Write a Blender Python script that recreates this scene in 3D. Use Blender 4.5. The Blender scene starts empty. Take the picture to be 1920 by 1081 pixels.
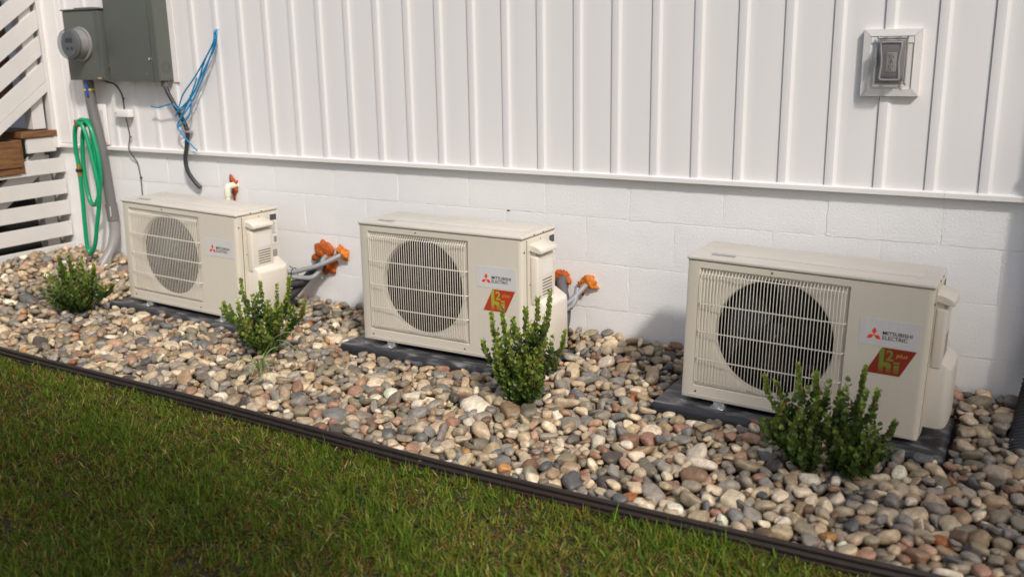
import bpy, bmesh, math, random
import numpy as np
from mathutils import Vector, Matrix, Euler

random.seed(7)
rng = np.random.default_rng(11)
scene = bpy.context.scene
COL = scene.collection

# ------------------------------------------------------------------ camera
cam_data = bpy.data.cameras.new('camera')
cam = bpy.data.objects.new('camera', cam_data)
COL.objects.link(cam)
CAM = Vector((5.347, -3.697, 1.331))
cam.matrix_world = Matrix(((0.865292, -0.109466, 0.489169, CAM.x),
                           (0.500999, 0.220808, -0.836806, CAM.y),
                           (-0.016411, 0.969155, 0.245906, CAM.z),
                           (0, 0, 0, 1)))
cam_data.sensor_width = 36.0
cam_data.lens = 33.353
cam_data.clip_start = 0.05
cam_data.clip_end = 500
cam_data.dof.use_dof = True
cam_data.dof.focus_distance = 3.75
cam_data.dof.aperture_fstop = 2.2
scene.camera = cam

# ------------------------------------------------------------------ light
SUN_TO = Vector((1.22, -1.0, 1.42)).normalized()      # towards the sun
world = bpy.data.worlds.new('World')
scene.world = world
world.use_nodes = True
wn = world.node_tree.nodes
wl = world.node_tree.links
bg = wn['Background']
sky = wn.new('ShaderNodeTexSky')
sky.sky_type = 'NISHITA'
sky.sun_disc = False
sky.sun_elevation = math.asin(SUN_TO.z)
sky.sun_rotation = math.atan2(SUN_TO.x, SUN_TO.y)
sky.air_density = 1.0
sky.dust_density = 3.0
wl.new(sky.outputs['Color'], bg.inputs['Color'])
bg.inputs['Strength'].default_value = 0.132
sun_data = bpy.data.lights.new('sun', 'SUN')
sun_data.energy = 2.95
sun_data.angle = math.radians(4.5)
sun_data.color = (1.0, 0.953, 0.895)
sun = bpy.data.objects.new('sun', sun_data)
sun.rotation_euler = SUN_TO.to_track_quat('Z', 'Y').to_euler()
sun.location = (8, -8, 9)
COL.objects.link(sun)
scene.view_settings.view_transform = 'Standard'
scene.view_settings.look = 'None'
scene.view_settings.gamma = 1.0
scene.view_settings.exposure = 0.0
scene.view_settings.use_curve_mapping = False


# ------------------------------------------------------------------ materials
def mat(name, color, rough=0.6, metal=0.0, var=0.0, vscale=8.0, color2=None, bump=0.0, bscale=60.0,
        bdist=0.002, attr=None, stretch=None, spec=0.5, detail=4.0, trans=0.0):
    """Procedural principled material: colour mottled by noise, fine relief by a bump."""
    m = bpy.data.materials.new(name)
    m.use_nodes = True
    nt = m.node_tree
    N, L = nt.nodes, nt.links
    b = N['Principled BSDF']
    b.inputs['Roughness'].default_value = rough
    b.inputs['Metallic'].default_value = metal
    b.inputs['Specular IOR Level'].default_value = spec
    if trans:
        b.inputs['Transmission Weight'].default_value = trans
    tc = N.new('ShaderNodeTexCoord')
    vec = tc.outputs['Object']
    if stretch:
        mp = N.new('ShaderNodeMapping')
        mp.inputs['Scale'].default_value = stretch
        L.new(vec, mp.inputs['Vector'])
        vec = mp.outputs['Vector']
    src = None
    if attr:
        a = N.new('ShaderNodeAttribute')
        a.attribute_name = attr
        src = a.outputs['Color']
    if var > 0 or color2:
        n = N.new('ShaderNodeTexNoise')
        n.inputs['Scale'].default_value = vscale
        n.inputs['Detail'].default_value = detail
        n.inputs['Roughness'].default_value = 0.6
        L.new(vec, n.inputs['Vector'])
        rp = N.new('ShaderNodeValToRGB')
        rp.color_ramp.elements[0].position = 0.32
        rp.color_ramp.elements[1].position = 0.70
        if src is not None:
            rp.color_ramp.elements[0].color = (1 - var, 1 - var, 1 - var, 1)
            rp.color_ramp.elements[1].color = (1 + var * 0.5,) * 3 + (1,)
            mx = N.new('ShaderNodeMix')
            mx.data_type = 'RGBA'
            mx.blend_type = 'MULTIPLY'
            mx.inputs['Factor'].default_value = 1.0
            L.new(src, mx.inputs['A'])
            L.new(rp.outputs['Color'], mx.inputs['B'])
            src = mx.outputs['Result']
        else:
            c2 = color2 if color2 else tuple(c * (1 - var) for c in color)
            rp.color_ramp.elements[0].color = (*c2, 1)
            rp.color_ramp.elements[1].color = (*color, 1)
            src = rp.outputs['Color']
        L.new(n.outputs['Fac'], rp.inputs['Fac'])
    if src is not None:
        L.new(src, b.inputs['Base Color'])
    else:
        b.inputs['Base Color'].default_value = (*color, 1)
    if bump > 0:
        n2 = N.new('ShaderNodeTexNoise')
        n2.inputs['Scale'].default_value = bscale
        n2.inputs['Detail'].default_value = 6
        L.new(vec, n2.inputs['Vector'])
        bp = N.new('ShaderNodeBump')
        bp.inputs['Strength'].default_value = bump
        bp.inputs['Distance'].default_value = bdist
        L.new(n2.outputs['Fac'], bp.inputs['Height'])
        L.new(bp.outputs['Normal'], b.inputs['Normal'])
    return m


M = {}
M['block'] = mat('painted_block', (0.80, 0.79, 0.78), 0.75, var=0.035, vscale=3, bump=0.75, bscale=130, bdist=0.0022)
M['mortar'] = mat('painted_mortar', (0.79, 0.78, 0.77), 0.8, var=0.06, vscale=12, bump=0.8, bscale=70, bdist=0.004)
M['siding'] = mat('white_vinyl', (0.76, 0.735, 0.725), 0.5, var=0.035, vscale=1.6, bump=0.10, bscale=30, stretch=(1, 1, 0.25))
M['trim'] = mat('white_vinyl_trim', (0.77, 0.745, 0.725), 0.45, var=0.03, vscale=5)
M['beige'] = mat('beige_enamel', (0.63, 0.577, 0.478), 0.40, var=0.028, vscale=5, stretch=(9, 9, 0.5), bump=0.05, bscale=300)
M['beige_lid'] = mat('beige_enamel_dusty', (0.62, 0.578, 0.505), 0.5, var=0.12, vscale=5, stretch=(0.8, 6, 6), bump=0.06, bscale=200)
M['beige_plastic'] = mat('beige_plastic', (0.66, 0.61, 0.525), 0.5, var=0.03, vscale=6)
M['grille'] = mat('grille_wire', (0.68, 0.63, 0.54), 0.4)
M['inside'] = mat('dark_interior', (0.004, 0.003, 0.004), 0.6, var=0.4, vscale=10)
M['inside_green'] = mat('dark_green_interior', (0.018, 0.034, 0.027), 0.6, var=0.3, vscale=10)
M['fan'] = mat('fan_plastic', (0.016, 0.013, 0.016), 0.25)
M['fan_green'] = mat('fan_plastic_green', (0.024, 0.048, 0.038), 0.30)
M['screw'] = mat('dark_screw', (0.10, 0.085, 0.07), 0.45, metal=0.4)
M['seam'] = mat('dark_seam', (0.05, 0.042, 0.036), 0.8)
M['zinc'] = mat('galvanised_steel', (0.62, 0.63, 0.62), 0.38, metal=0.75, var=0.25, vscale=60)
M['label_film'] = mat('silver_label', (0.63, 0.61, 0.595), 0.35, var=0.07, vscale=9, stretch=(7, 7, 0.7))
M['logo_red'] = mat('logo_red', (0.78, 0.06, 0.015), 0.45)
M['ink'] = mat('black_ink', (0.025, 0.022, 0.022), 0.5)
M['sticker_red'] = mat('sticker_red', (0.46, 0.048, 0.018), 0.4, var=0.15, vscale=6)
M['paper'] = mat('white_paper', (0.72, 0.69, 0.65), 0.6, var=0.04, vscale=30)
M['grey_print'] = mat('grey_print', (0.33, 0.33, 0.34), 0.6, var=0.4, vscale=160)
M['dark_print'] = mat('dark_print', (0.055, 0.06, 0.07), 0.6)
M['pad'] = mat('black_pad_plastic', (0.040, 0.041, 0.045), 0.42, color2=(0.026, 0.027, 0.030), vscale=10, bump=0.25, bscale=90, bdist=0.002)
M['stone'] = mat('river_stone', (0.4, 0.36, 0.3), 0.5, attr='col', var=0.34, vscale=70, bump=0.35, bscale=190, bdist=0.0015, detail=7)
M['soil'] = mat('dark_soil', (0.05, 0.037, 0.026), 0.95, color2=(0.022, 0.016, 0.011), vscale=40, bump=0.8, bscale=120, bdist=0.006)
M['lawn'] = mat('lawn_thatch', (0.050, 0.040, 0.014), 0.95, color2=(0.018, 0.016, 0.006), vscale=30, bump=0.8, bscale=150, bdist=0.006)
M['far_lawn'] = mat('far_lawn', (0.07, 0.10, 0.025), 0.95, color2=(0.035, 0.055, 0.014), vscale=9, bump=0.6, bscale=60, bdist=0.01)
M['edging'] = mat('dark_brown_edging', (0.034, 0.022, 0.016), 0.45, var=0.25, vscale=25, bump=0.1, bscale=120)
M['bark'] = mat('shrub_bark', (0.26, 0.16, 0.08), 0.8, var=0.4, vscale=120)
M['grey_paint'] = mat('grey_steel_paint', (0.098, 0.107, 0.094), 0.42, var=0.06, vscale=6)
M['grey_dark'] = mat('grey_steel_lip', (0.085, 0.092, 0.084), 0.45)
M['pvc_grey'] = mat('grey_pvc', (0.150, 0.143, 0.143), 0.42, var=0.10, vscale=12)
M['pvc_light'] = mat('light_grey_conduit', (0.27, 0.275, 0.29), 0.42, var=0.06, vscale=20)
M['pvc_mid'] = mat('weathered_pvc', (0.27, 0.26, 0.25), 0.42, var=0.15, vscale=14)
M['pvc_white'] = mat('cream_pvc', (0.72, 0.68, 0.55), 0.35)
M['insulation'] = mat('grey_pipe_foam', (0.11, 0.10, 0.105), 0.75, var=0.2, vscale=40, bump=0.3, bscale=120)
M['insulation_dark'] = mat('dark_pipe_foam', (0.040, 0.036, 0.038), 0.75, var=0.3, vscale=40)
M['black_rubber'] = mat('black_flex', (0.028, 0.028, 0.032), 0.45)
M['blue_wire'] = mat('blue_wire', (0.003, 0.21, 0.42), 0.35)
M['hose'] = mat('green_hose', (0.0, 0.27, 0.115), 0.3, var=0.06, vscale=30)
M['brass'] = mat('brass', (0.62, 0.42, 0.13), 0.3, metal=0.9)
M['black'] = mat('matt_black', (0.015, 0.015, 0.016), 0.5)
M['foam'] = mat('orange_foam', (0.55, 0.13, 0.010), 0.7, color2=(0.30, 0.05, 0.005), vscale=55, bump=0.9, bscale=110, bdist=0.006)
M['foam_amber'] = mat('amber_foam', (0.64, 0.21, 0.012), 0.65, color2=(0.46, 0.11, 0.008), vscale=60, bump=0.9, bscale=110, bdist=0.006)
M['foam_dark'] = mat('rusty_foam', (0.44, 0.085, 0.012), 0.6, color2=(0.26, 0.04, 0.006), vscale=60, bump=0.8, bscale=110, bdist=0.005)
M['white_wood'] = mat('white_painted_board', (0.62, 0.595, 0.575), 0.6, var=0.05, vscale=7, bump=0.15, bscale=60)
M['brown_wood'] = mat('treated_brown_wood', (0.23, 0.105, 0.035), 0.7, color2=(0.10, 0.042, 0.016), vscale=9, stretch=(5, 1, 8), bump=0.3, bscale=50)
M['dark_wood'] = mat('weathered_timber', (0.14, 0.085, 0.05), 0.85, var=0.3, vscale=12)
M['under_stair_dark'] = mat('under_stair_shade', (0.018, 0.017, 0.017), 0.9, var=0.3, vscale=60)  # near-black colour holds the shade under the stairs
M['cable'] = mat('brown_cable', (0.045, 0.032, 0.025), 0.5)
M['chrome'] = mat('bright_metal', (0.75, 0.75, 0.75), 0.2, metal=1.0)
M['receptacle'] = mat('receptacle_plastic', (0.72, 0.70, 0.66), 0.4)
M['cover_grey'] = mat('smoked_cover_frame', (0.26, 0.25, 0.25), 0.3, var=0.1, vscale=30)
M['mount'] = mat('white_mount_block', (0.69, 0.665, 0.64), 0.5, var=0.03, vscale=20, bump=0.2, bscale=90)
M['red_leaf'] = mat('red_fallen_leaf', (0.33, 0.045, 0.012), 0.7, var=0.4, vscale=60)
M['yellow_tape'] = mat('yellow_tape', (0.62, 0.52, 0.05), 0.5)
M['blue_tag'] = mat('blue_tag', (0.01, 0.06, 0.36), 0.45)
M['meter_face'] = mat('meter_face', (0.20, 0.21, 0.22), 0.4)
M['tag_paper'] = mat('tan_sticker', (0.50, 0.38, 0.20), 0.6, var=0.2, vscale=40)


def glass(name, color, rough=0.05, mixf=0.75):
    m = bpy.data.materials.new(name)
    m.use_nodes = True
    N, L = m.node_tree.nodes, m.node_tree.links
    b = N['Principled BSDF']
    b.inputs['Base Color'].default_value = (*color, 1)
    b.inputs['Roughness'].default_value = rough
    t = N.new('ShaderNodeBsdfTransparent')
    t.inputs['Color'].default_value = (*[min(1, c + 0.25) for c in color], 1)
    mx = N.new('ShaderNodeMixShader')
    mx.inputs[0].default_value = mixf
    L.new(b.outputs[0], mx.inputs[1])
    L.new(t.outputs[0], mx.inputs[2])
    L.new(mx.outputs[0], N['Material Output'].inputs['Surface'])
    return m


M['smoke'] = glass('smoked_plastic', (0.40, 0.38, 0.38), 0.12, 0.72)
M['clear'] = glass('clear_glass', (0.40, 0.42, 0.43), 0.05, 0.93)


def leaf_material(name, rough, translucency, spec=0.5):
    m = bpy.data.materials.new(name)
    m.use_nodes = True
    N, L = m.node_tree.nodes, m.node_tree.links
    b = N['Principled BSDF']
    b.inputs['Roughness'].default_value = rough
    b.inputs['Specular IOR Level'].default_value = spec
    a = N.new('ShaderNodeAttribute')
    a.attribute_name = 'col'
    t = N.new('ShaderNodeBsdfTranslucent')
    mx = N.new('ShaderNodeMixShader')
    mx.inputs[0].default_value = translucency
    L.new(a.outputs['Color'], b.inputs['Base Color'])
    L.new(a.outputs['Color'], t.inputs['Color'])
    L.new(b.outputs[0], mx.inputs[1])
    L.new(t.outputs[0], mx.inputs[2])
    L.new(mx.outputs[0], N['Material Output'].inputs['Surface'])
    return m


M['leaf'] = leaf_material('boxwood_leaf', 0.38, 0.25)
M['blade'] = leaf_material('grass_blade', 0.7, 0.30, 0.15)


def sticker_green(name='sticker_green_fade', lo=(0.46, 0.05, 0.018, 1), hi=(0.36, 0.36, 0.035, 1)):
    m = bpy.data.materials.new(name)
    m.use_nodes = True
    N, L = m.node_tree.nodes, m.node_tree.links
    b = N['Principled BSDF']
    b.inputs['Roughness'].default_value = 0.4
    tc = N.new('ShaderNodeTexCoord')
    sp = N.new('ShaderNodeSeparateXYZ')
    mr = N.new('ShaderNodeMapRange')
    mr.inputs['From Min'].default_value = 0.212
    mr.inputs['From Max'].default_value = 0.245
    rp = N.new('ShaderNodeValToRGB')
    rp.color_ramp.elements[0].color = lo
    rp.color_ramp.elements[1].color = hi
    L.new(tc.outputs['Object'], sp.inputs[0])
    L.new(sp.outputs['Z'], mr.inputs['Value'])
    L.new(mr.outputs[0], rp.inputs['Fac'])
    L.new(rp.outputs['Color'], b.inputs['Base Color'])
    return m


M['sticker_green'] = sticker_green()
M['sticker_green_dim_light'] = sticker_green('sticker_green_dim_light', (0.27, 0.03, 0.016, 1), (0.17, 0.22, 0.035, 1))  # third unit's symbol: dimmer light and reflection put into the colour
M['sticker_red_dim_light'] = mat('sticker_red_dim_light', (0.27, 0.030, 0.016), 0.4, var=0.15, vscale=6)  # darker copy of the sticker red, dimmer light painted in
M['sticker_text'] = mat('sticker_orange_text', (0.58, 0.30, 0.06), 0.45)


# ------------------------------------------------------------------ mesh helpers
class MB:
    """Collects vertices and faces of one mesh."""

    def __init__(self):
        self.v, self.f, self.s = [], [], []

    def add(self, vs, fs, smooth=False):
        o = len(self.v)
        self.v += [tuple(p) for p in vs]
        self.f += [tuple(i + o for i in q) for q in fs]
        self.s += [smooth] * len(fs)
        return self

    def box(self, x0, x1, y0, y1, z0, z1):
        vs = [(x, y, z) for x in (x0, x1) for y in (y0, y1) for z in (z0, z1)]
        return self.add(vs, [(0, 1, 3, 2), (4, 6, 7, 5), (0, 4, 5, 1), (2, 3, 7, 6), (0, 2, 6, 4), (1, 5, 7, 3)])

    def bbox(self, x0, x1, y0, y1, z0, z1, r=0.004, seg=2):
        bm = bmesh.new()
        bmesh.ops.create_cube(bm, size=1.0)
        for v in bm.verts:
            v.co = Vector(((x0 + x1) / 2 + v.co.x * (x1 - x0), (y0 + y1) / 2 + v.co.y * (y1 - y0),
                           (z0 + z1) / 2 + v.co.z * (z1 - z0)))
        bmesh.ops.bevel(bm, geom=list(bm.edges), offset=r, segments=seg, affect='EDGES', profile=0.5)
        return self.from_bm(bm, seg > 1)

    def from_bm(self, bm, smooth=False):
        bm.verts.ensure_lookup_table()
        bm.verts.index_update()
        self.add([v.co[:] for v in bm.verts], [[v.index for v in f.verts] for f in bm.faces], smooth)
        bm.free()
        return self

    def tube(self, pts, r, n=10, cap=True, smooth=True):
        pts = [Vector(p) for p in pts]
        rs = r if isinstance(r, (list, tuple)) else [r] * len(pts)
        vs, fs = [], []
        up = None
        for i, p in enumerate(pts):
            t = (pts[min(i + 1, len(pts) - 1)] - pts[max(i - 1, 0)]).normalized()
            if up is None:
                up = t.orthogonal().normalized()
            up = (up - t * up.dot(t))
            up = up.normalized() if up.length > 1e-6 else t.orthogonal().normalized()
            sd = t.cross(up)
            for k in range(n):
                a = 2 * math.pi * k / n
                vs.append(p + (up * math.cos(a) + sd * math.sin(a)) * rs[i])
        for i in range(len(pts) - 1):
            for k in range(n):
                fs.append((i * n + k, i * n + (k + 1) % n, (i + 1) * n + (k + 1) % n, (i + 1) * n + k))
        self.add(vs, fs, smooth)
        if cap:
            self.add(vs[:n], [tuple(range(n))[::-1]])
            self.add(vs[-n:], [tuple(range(n))])
        return self

    def lathe(self, profile, origin, axis='y', n=32, smooth=True):
        """profile: (radius, offset along axis)"""
        o = Vector(origin)
        vs, fs = [], []
        for r, h in profile:
            for k in range(n):
                a = 2 * math.pi * k / n
                if axis == 'y':
                    vs.append(o + Vector((r * math.cos(a), h, r * math.sin(a))))
                elif axis == 'x':
                    vs.append(o + Vector((h, r * math.cos(a), r * math.sin(a))))
                else:
                    vs.append(o + Vector((r * math.cos(a), r * math.sin(a), h)))
        m = len(profile)
        for i in range(m - 1):
            for k in range(n):
                fs.append((i * n + k, i * n + (k + 1) % n, (i + 1) * n + (k + 1) % n, (i + 1) * n + k))
        return self.add(vs, fs, smooth)

    def prism(self, poly, axis, a, b):
        """poly in the two other axes, extruded along axis from a to b"""
        n = len(poly)

        def P(u, w, t):
            return {'x': (t, u, w), 'y': (u, t, w), 'z': (u, w, t)}[axis]
        vs = [P(u, w, a) for u, w in poly] + [P(u, w, b) for u, w in poly]
        fs = [tuple(range(n))[::-1], tuple(range(n, 2 * n))]
        fs += [(i, (i + 1) % n, n + (i + 1) % n, n + i) for i in range(n)]
        return self.add(vs, fs)

    def mesh(self, name, material):
        me = bpy.data.meshes.new(name)
        me.from_pydata(self.v, [], self.f)
        me.polygons.foreach_set('use_smooth', self.s)
        me.materials.append(material)
        bm = bmesh.new()
        bm.from_mesh(me)
        bmesh.ops.remove_doubles(bm, verts=bm.verts, dist=1e-6)
        bmesh.ops.recalc_face_normals(bm, faces=bm.faces)
        bm.to_mesh(me)
        bm.free()
        return me

    def build(self, name, material, parent=None, sharp=True):
        me = self.mesh(name, M[material] if isinstance(material, str) else material)
        if sharp and any(self.s):
            me.set_sharp_from_angle(angle=math.radians(42))
        o = bpy.data.objects.new(name, me)
        COL.objects.link(o)
        if parent:
            o.parent = parent
        return o


def empty(name, loc=(0, 0, 0), rot=(0, 0, 0)):
    o = bpy.data.objects.new(name, None)
    o.location = loc
    o.rotation_euler = rot
    o.empty_display_size = 0.1
    COL.objects.link(o)
    return o


def tag(o, label, cat, group=None):
    o['label'] = label
    o['category'] = cat
    if group:
        o['group'] = group
    return o


def structure(o):
    o['kind'] = 'structure'
    return o


def smooth_path(pts, n=8):
    """Catmull-Rom through the points."""
    P = [Vector(p) for p in pts]
    P = [P[0] * 2 - P[1]] + P + [P[-1] * 2 - P[-2]]
    out = []
    for i in range(1, len(P) - 2):
        for k in range(n):
            t = k / n
            a, b, c, d = P[i - 1], P[i], P[i + 1], P[i + 2]
            out.append(0.5 * ((2 * b) + (c - a) * t + (2 * a - 5 * b + 4 * c - d) * t * t
                              + (3 * b - a - 3 * c + d) * t ** 3))
    out.append(P[-2])
    return out


def text_mesh(body, x0, x1, z0, z1, y, shear=0.0, bold=0.0):
    """Flat lettering in the xz plane, fitted to a rectangle."""
    cu = bpy.data.curves.new('lettering', 'FONT')
    cu.body = body
    cu.shear = shear
    cu.offset = bold
    cu.resolution_u = 3
    tmp = bpy.data.objects.new('lettering_tmp', cu)
    COL.objects.link(tmp)
    dg = bpy.context.evaluated_depsgraph_get()
    me = bpy.data.meshes.new_from_object(tmp.evaluated_get(dg))
    bpy.data.objects.remove(tmp)
    bpy.data.curves.remove(cu)
    co = np.empty(len(me.vertices) * 3)
    me.vertices.foreach_get('co', co)
    co = co.reshape(-1, 3)
    lo, hi = co[:, :2].min(0), co[:, :2].max(0)
    mb = MB()
    vs = [(x0 + (c[0] - lo[0]) / (hi[0] - lo[0]) * (x1 - x0), y, z0 + (c[1] - lo[1]) / (hi[1] - lo[1]) * (z1 - z0)) for c in co]
    mb.add(vs, [tuple(p.vertices) for p in me.polygons])
    bpy.data.meshes.remove(me)
    return mb


def color_mesh(name, verts, faces, vcol, material, smooth=True):
    """Mesh from numpy arrays (triangles) with a per-vertex base colour."""
    me = bpy.data.meshes.new(name)
    nv, nf = len(verts), len(faces)
    me.vertices.add(nv)
    me.vertices.foreach_set('co', np.ascontiguousarray(verts, dtype=np.float32).ravel())
    me.loops.add(nf * 3)
    me.loops.foreach_set('vertex_index', np.ascontiguousarray(faces, dtype=np.int32).ravel())
    me.polygons.add(nf)
    me.polygons.foreach_set('loop_start', np.arange(0, nf * 3, 3, dtype=np.int32))
    me.polygons.foreach_set('use_smooth', np.full(nf, smooth))
    me.update(calc_edges=True)
    at = me.color_attributes.new('col', 'FLOAT_COLOR', 'POINT')
    c4 = np.ones((nv, 4), dtype=np.float32)
    c4[:, :3] = vcol
    at.data.foreach_set('color', c4.ravel())
    me.materials.append(M[material])
    return me


def to_px(P):
    """Pixel of the photograph for points (n,3); used only to rank stones by their size in view."""
    mi = np.array(cam.matrix_world.inverted())
    q = P @ mi[:3, :3].T + mi[:3, 3]
    f = 1778.85
    return 960 + f * q[:, 0] / -q[:, 2], 540.5 - f * q[:, 1] / -q[:, 2], -q[:, 2]


bpy.context.view_layer.update()

# ------------------------------------------------------------------ ground
GX0, GX1 = -0.02, 5.95
edge_pts = [(-0.02, -1.20), (0.6, -1.245), (1.2, -1.275), (1.8, -1.292), (2.5, -1.312), (3.1, -1.330), (3.7, -1.348), (4.3, -1.352),
            (4.9, -1.342), (5.4, -1.315), (5.95, -1.27)]
EX = np.array([p[0] for p in edge_pts])
EY = np.array([p[1] for p in edge_pts])


def edge_y(x):
    return np.interp(x, EX, EY)


WX = np.array([-0.1, 0, .44, 1.2, 2.04, 2.3, 2.9, 3.5, 4, 5, 5.3, 6])
WZ = np.array([.165, .165, .144, .09, .056, .05, .085, .105, .088, .085, .078, .07])


def gravel_h(x, y):
    """Height of the top of the gravel."""
    wz = np.interp(x, WX, WZ)
    t = np.interp(y, [-1.34, -1.1, -0.75, -0.5, -0.3, -0.1, 0.0], [0.0, 0.12, 0.24, 0.34, 0.6, 0.9, 1.0])
    left = np.clip((1.2 - x) / 1.1, 0, 1)
    t = t * (1 - left) + left * np.interp(y, [-1.25, -1.0, -0.5, 0.0], [0.0, 0.30, 0.95, 1.0])
    return 0.008 + t * (wz - 0.008)


# ground sheet to the horizon (behind the wall it lies under the house)
mb = MB()
mb.add([(-150, -250, -0.16), (150, -250, -0.16), (150, 60, -0.16), (-150, 60, -0.16)], [(0, 1, 2, 3)])
structure(mb.build('ground', 'far_lawn'))

# lawn soil sheet, slightly uneven
xs = np.linspace(-4, 9, 131)
ys = np.concatenate([np.linspace(-9, -3.2, 20), np.linspace(-3.1, -1.36, 40)])
vs, fs = [], []
for j, y in enumerate(ys):
    for i, x in enumerate(xs):
        yy = y
        if j == len(ys) - 1:
            yy = float(edge_y(x)) - 0.006 if 0 <= x <= 5.95 else y
        vs.append((x, yy, -0.022 + 0.007 * math.sin(x * 2.1 + y * 1.3) + 0.004 * math.sin(x * 7 - y * 5)))
nx = len(xs)
for j in range(len(ys) - 1):
    for i in range(nx - 1):
        fs.append((j * nx + i, j * nx + i + 1, (j + 1) * nx + i + 1, (j + 1) * nx + i))
lawn = structure(MB().add(vs, fs, True).build('lawn', 'lawn'))

# soil under the stones
xs = np.linspace(GX0, GX1, 100)
vs, fs = [], []
NJ = 24
for i, x in enumerate(xs):
    for j in range(NJ + 1):
        y = float(edge_y(x)) * (1 - j / NJ) + 0.0 * j / NJ
        vs.append((x, y - 0.001, float(gravel_h(x, y)) - 0.050))
for i in range(len(xs) - 1):
    for j in range(NJ):
        a = i * (NJ + 1) + j
        fs.append((a, a + NJ + 1, a + NJ + 2, a + 1))
gravel_bed = structure(MB().add(vs, fs, True).build('gravel_bed', 'soil'))

# ------------------------------------------------------------------ house wall
house = tag(empty('house_wall', (0, 0, 0)), 'white house wall, vertical vinyl siding above a painted block foundation', 'wall')
TRIM_Z = 0.784
XW0, XW1 = -2.6, 7.2
mb = MB()
mb.box(XW0, XW1, 0.0022, 0.19, -0.35, 0.80)
mortar = mb.build('foundation', 'mortar', house)
BL, BH, J = 0.4064, 0.2032, 0.0046
zb1 = 0.6095
block_meshes = {}


def block_mesh(key, L, H):
    if key in block_meshes:
        return block_meshes[key]
    bm = bmesh.new()
    bmesh.ops.create_grid(bm, x_segments=14, y_segments=7, size=0.5)
    r = random.Random(hash(key) % 999)
    for v in bm.verts:
        x, z = v.co.x, v.co.y
        edge = abs(x) > 0.499 or abs(z) > 0.499
        wob = 0.0026 if edge else 0.0
        v.co = Vector((x * L + r.uniform(-wob, wob), (r.uniform(-.0004, .0008) if not edge else 0.0010), z * H + r.uniform(-wob, wob)))
    eb = [e for e in bm.edges if e.is_boundary]
    ret = bmesh.ops.extrude_edge_only(bm, edges=eb)
    for v in [g for g in ret['geom'] if isinstance(g, bmesh.types.BMVert)]:
        v.co.y = 0.03
        v.co.x *= 1.004
        v.co.z *= 1.006
    m = MB().from_bm(bm, True)
    me = m.mesh('block', M['block'])
    me.set_sharp_from_angle(angle=math.radians(60))
    block_meshes[key] = me
    return me


for row in range(5):
    z0 = zb1 - BH * (row - 0) if row else zb1
    zlo, zhi = z0 + J / 2, z0 + BH - J / 2
    zhi = min(zhi, 0.795)
    off = 0.0 if row % 2 == 0 else 0.5
    k = -8
    while True:
        xl = 0.5198 + BL * (k + off)
        xr = xl + BL
        k += 1
        if xl > XW1 - BL:
            break
        if xr < XW0 + BL:
            continue
        L, H = BL - J, zhi - zlo
        me = block_mesh((round(H, 3), (k * 5 + row * 3) % 6), L, H)
        o = bpy.data.objects.new('block', me)
        o.location = ((xl + xr) / 2, random.uniform(-0.0008, 0.0006), (zlo + zhi) / 2)
        o.rotation_euler = (random.uniform(-.0015, .0015), 0, random.uniform(-.002, .002))
        o.parent = mortar
        COL.objects.link(o)

# siding: board and batten panels, 178 mm pitch
mb = MB()
mb.box(XW0, XW1, -0.004, 0.18, 0.801, 3.4)
sheath = mb.build('wall_sheathing', 'siding', house)
PIT, SX = 0.1758, 2.2827
TOPZ = 3.4


def panel_mesh(bow, top=TOPZ):
    prof = [(0.0005, -0.0045), (0.0010, -0.0120), (0.0018, -0.0178), (0.0036, -0.0184), (0.0290, -0.0184), (0.0320, -0.0181), (0.0430, -0.0127),
            (0.0460, -0.0120), (0.075, -0.0120 - bow), (0.110, -0.0120 - 1.25 * bow), (0.145, -0.0120 - bow), (0.1700, -0.0120), (0.1752, -0.0118), (0.1752, -0.0045)]
    vs, fs = [], []
    zs = np.linspace(0.800, top, 9)
    for z in zs:
        for x, y in prof:
            vs.append((x, y, z))
    n = len(prof)
    for j in range(len(zs) - 1):
        for i in range(n - 1):
            fs.append((j * n + i, j * n + i + 1, (j + 1) * n + i + 1, (j + 1) * n + i))
    me = MB().add(vs, fs, True).mesh('siding_panel', M['siding'])
    me.set_sharp_from_angle(angle=math.radians(20))
    return me


panels = [panel_mesh(b) for b in (0.0002, 0.0007, -0.0003, 0.0010)]
for k in range(-12, 28):
    x = SX + PIT * k
    if x < 0.17:
        continue
    o = bpy.data.objects.new('siding_panel', panels[(k * 7) % 4])
    o.location = (x, random.uniform(-.0005, .0005), 0)
    o.parent = sheath
    COL.objects.link(o)
# flat corner board at the stair end
MB().bbox(0.012, 0.168, -0.019, -0.0045, 0.812, TOPZ, 0.002, 1).build('corner_board', 'siding', sheath)
for x0 in (0.118, 0.160):
    MB().bbox(x0, x0 + 0.008, -0.023, -0.0188, 0.812, TOPZ, 0.0015, 1).build('corner_bead', 'trim', sheath)
MB().box(-2.6, 0.010, -0.012, -0.0045, 0.80, TOPZ).build('shaded_siding', 'siding', sheath)
# starter trim along the bottom of the siding, in lengths
for x0, x1 in ((-0.02, 1.352), (1.353, 4.99), (4.991, 7.2)):
    mb = MB()
    mb.prism([(-0.004, 0.811), (-0.028, 0.806), (-0.030, 0.803), (-0.030, 0.787), (-0.028, 0.784), (-0.004, 0.784)], 'x', x0, x1)
    mb.build('starter_trim', 'trim', house)
# small nicks in the paint of a bed joint
mb = MB()
mb.bbox(3.166, 3.182, -0.002, 0.006, 0.6075, 0.6135, 0.002, 1)
mb.build('mortar_gap', 'black', mortar)

# ------------------------------------------------------------------ stairs at the left
stair = tag(empty('slatted_stair_skirt', (-0.01, -0.9, 0.1)), 'white horizontal slat skirt under the stairs beside the gravel', 'fence')
base = Vector((-0.01, -0.9, 0.1))


def rel(mb, o):
    mb.v = [(p[0] - o[0], p[1] - o[1], p[2] - o[2]) for p in mb.v]
    return mb


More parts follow.
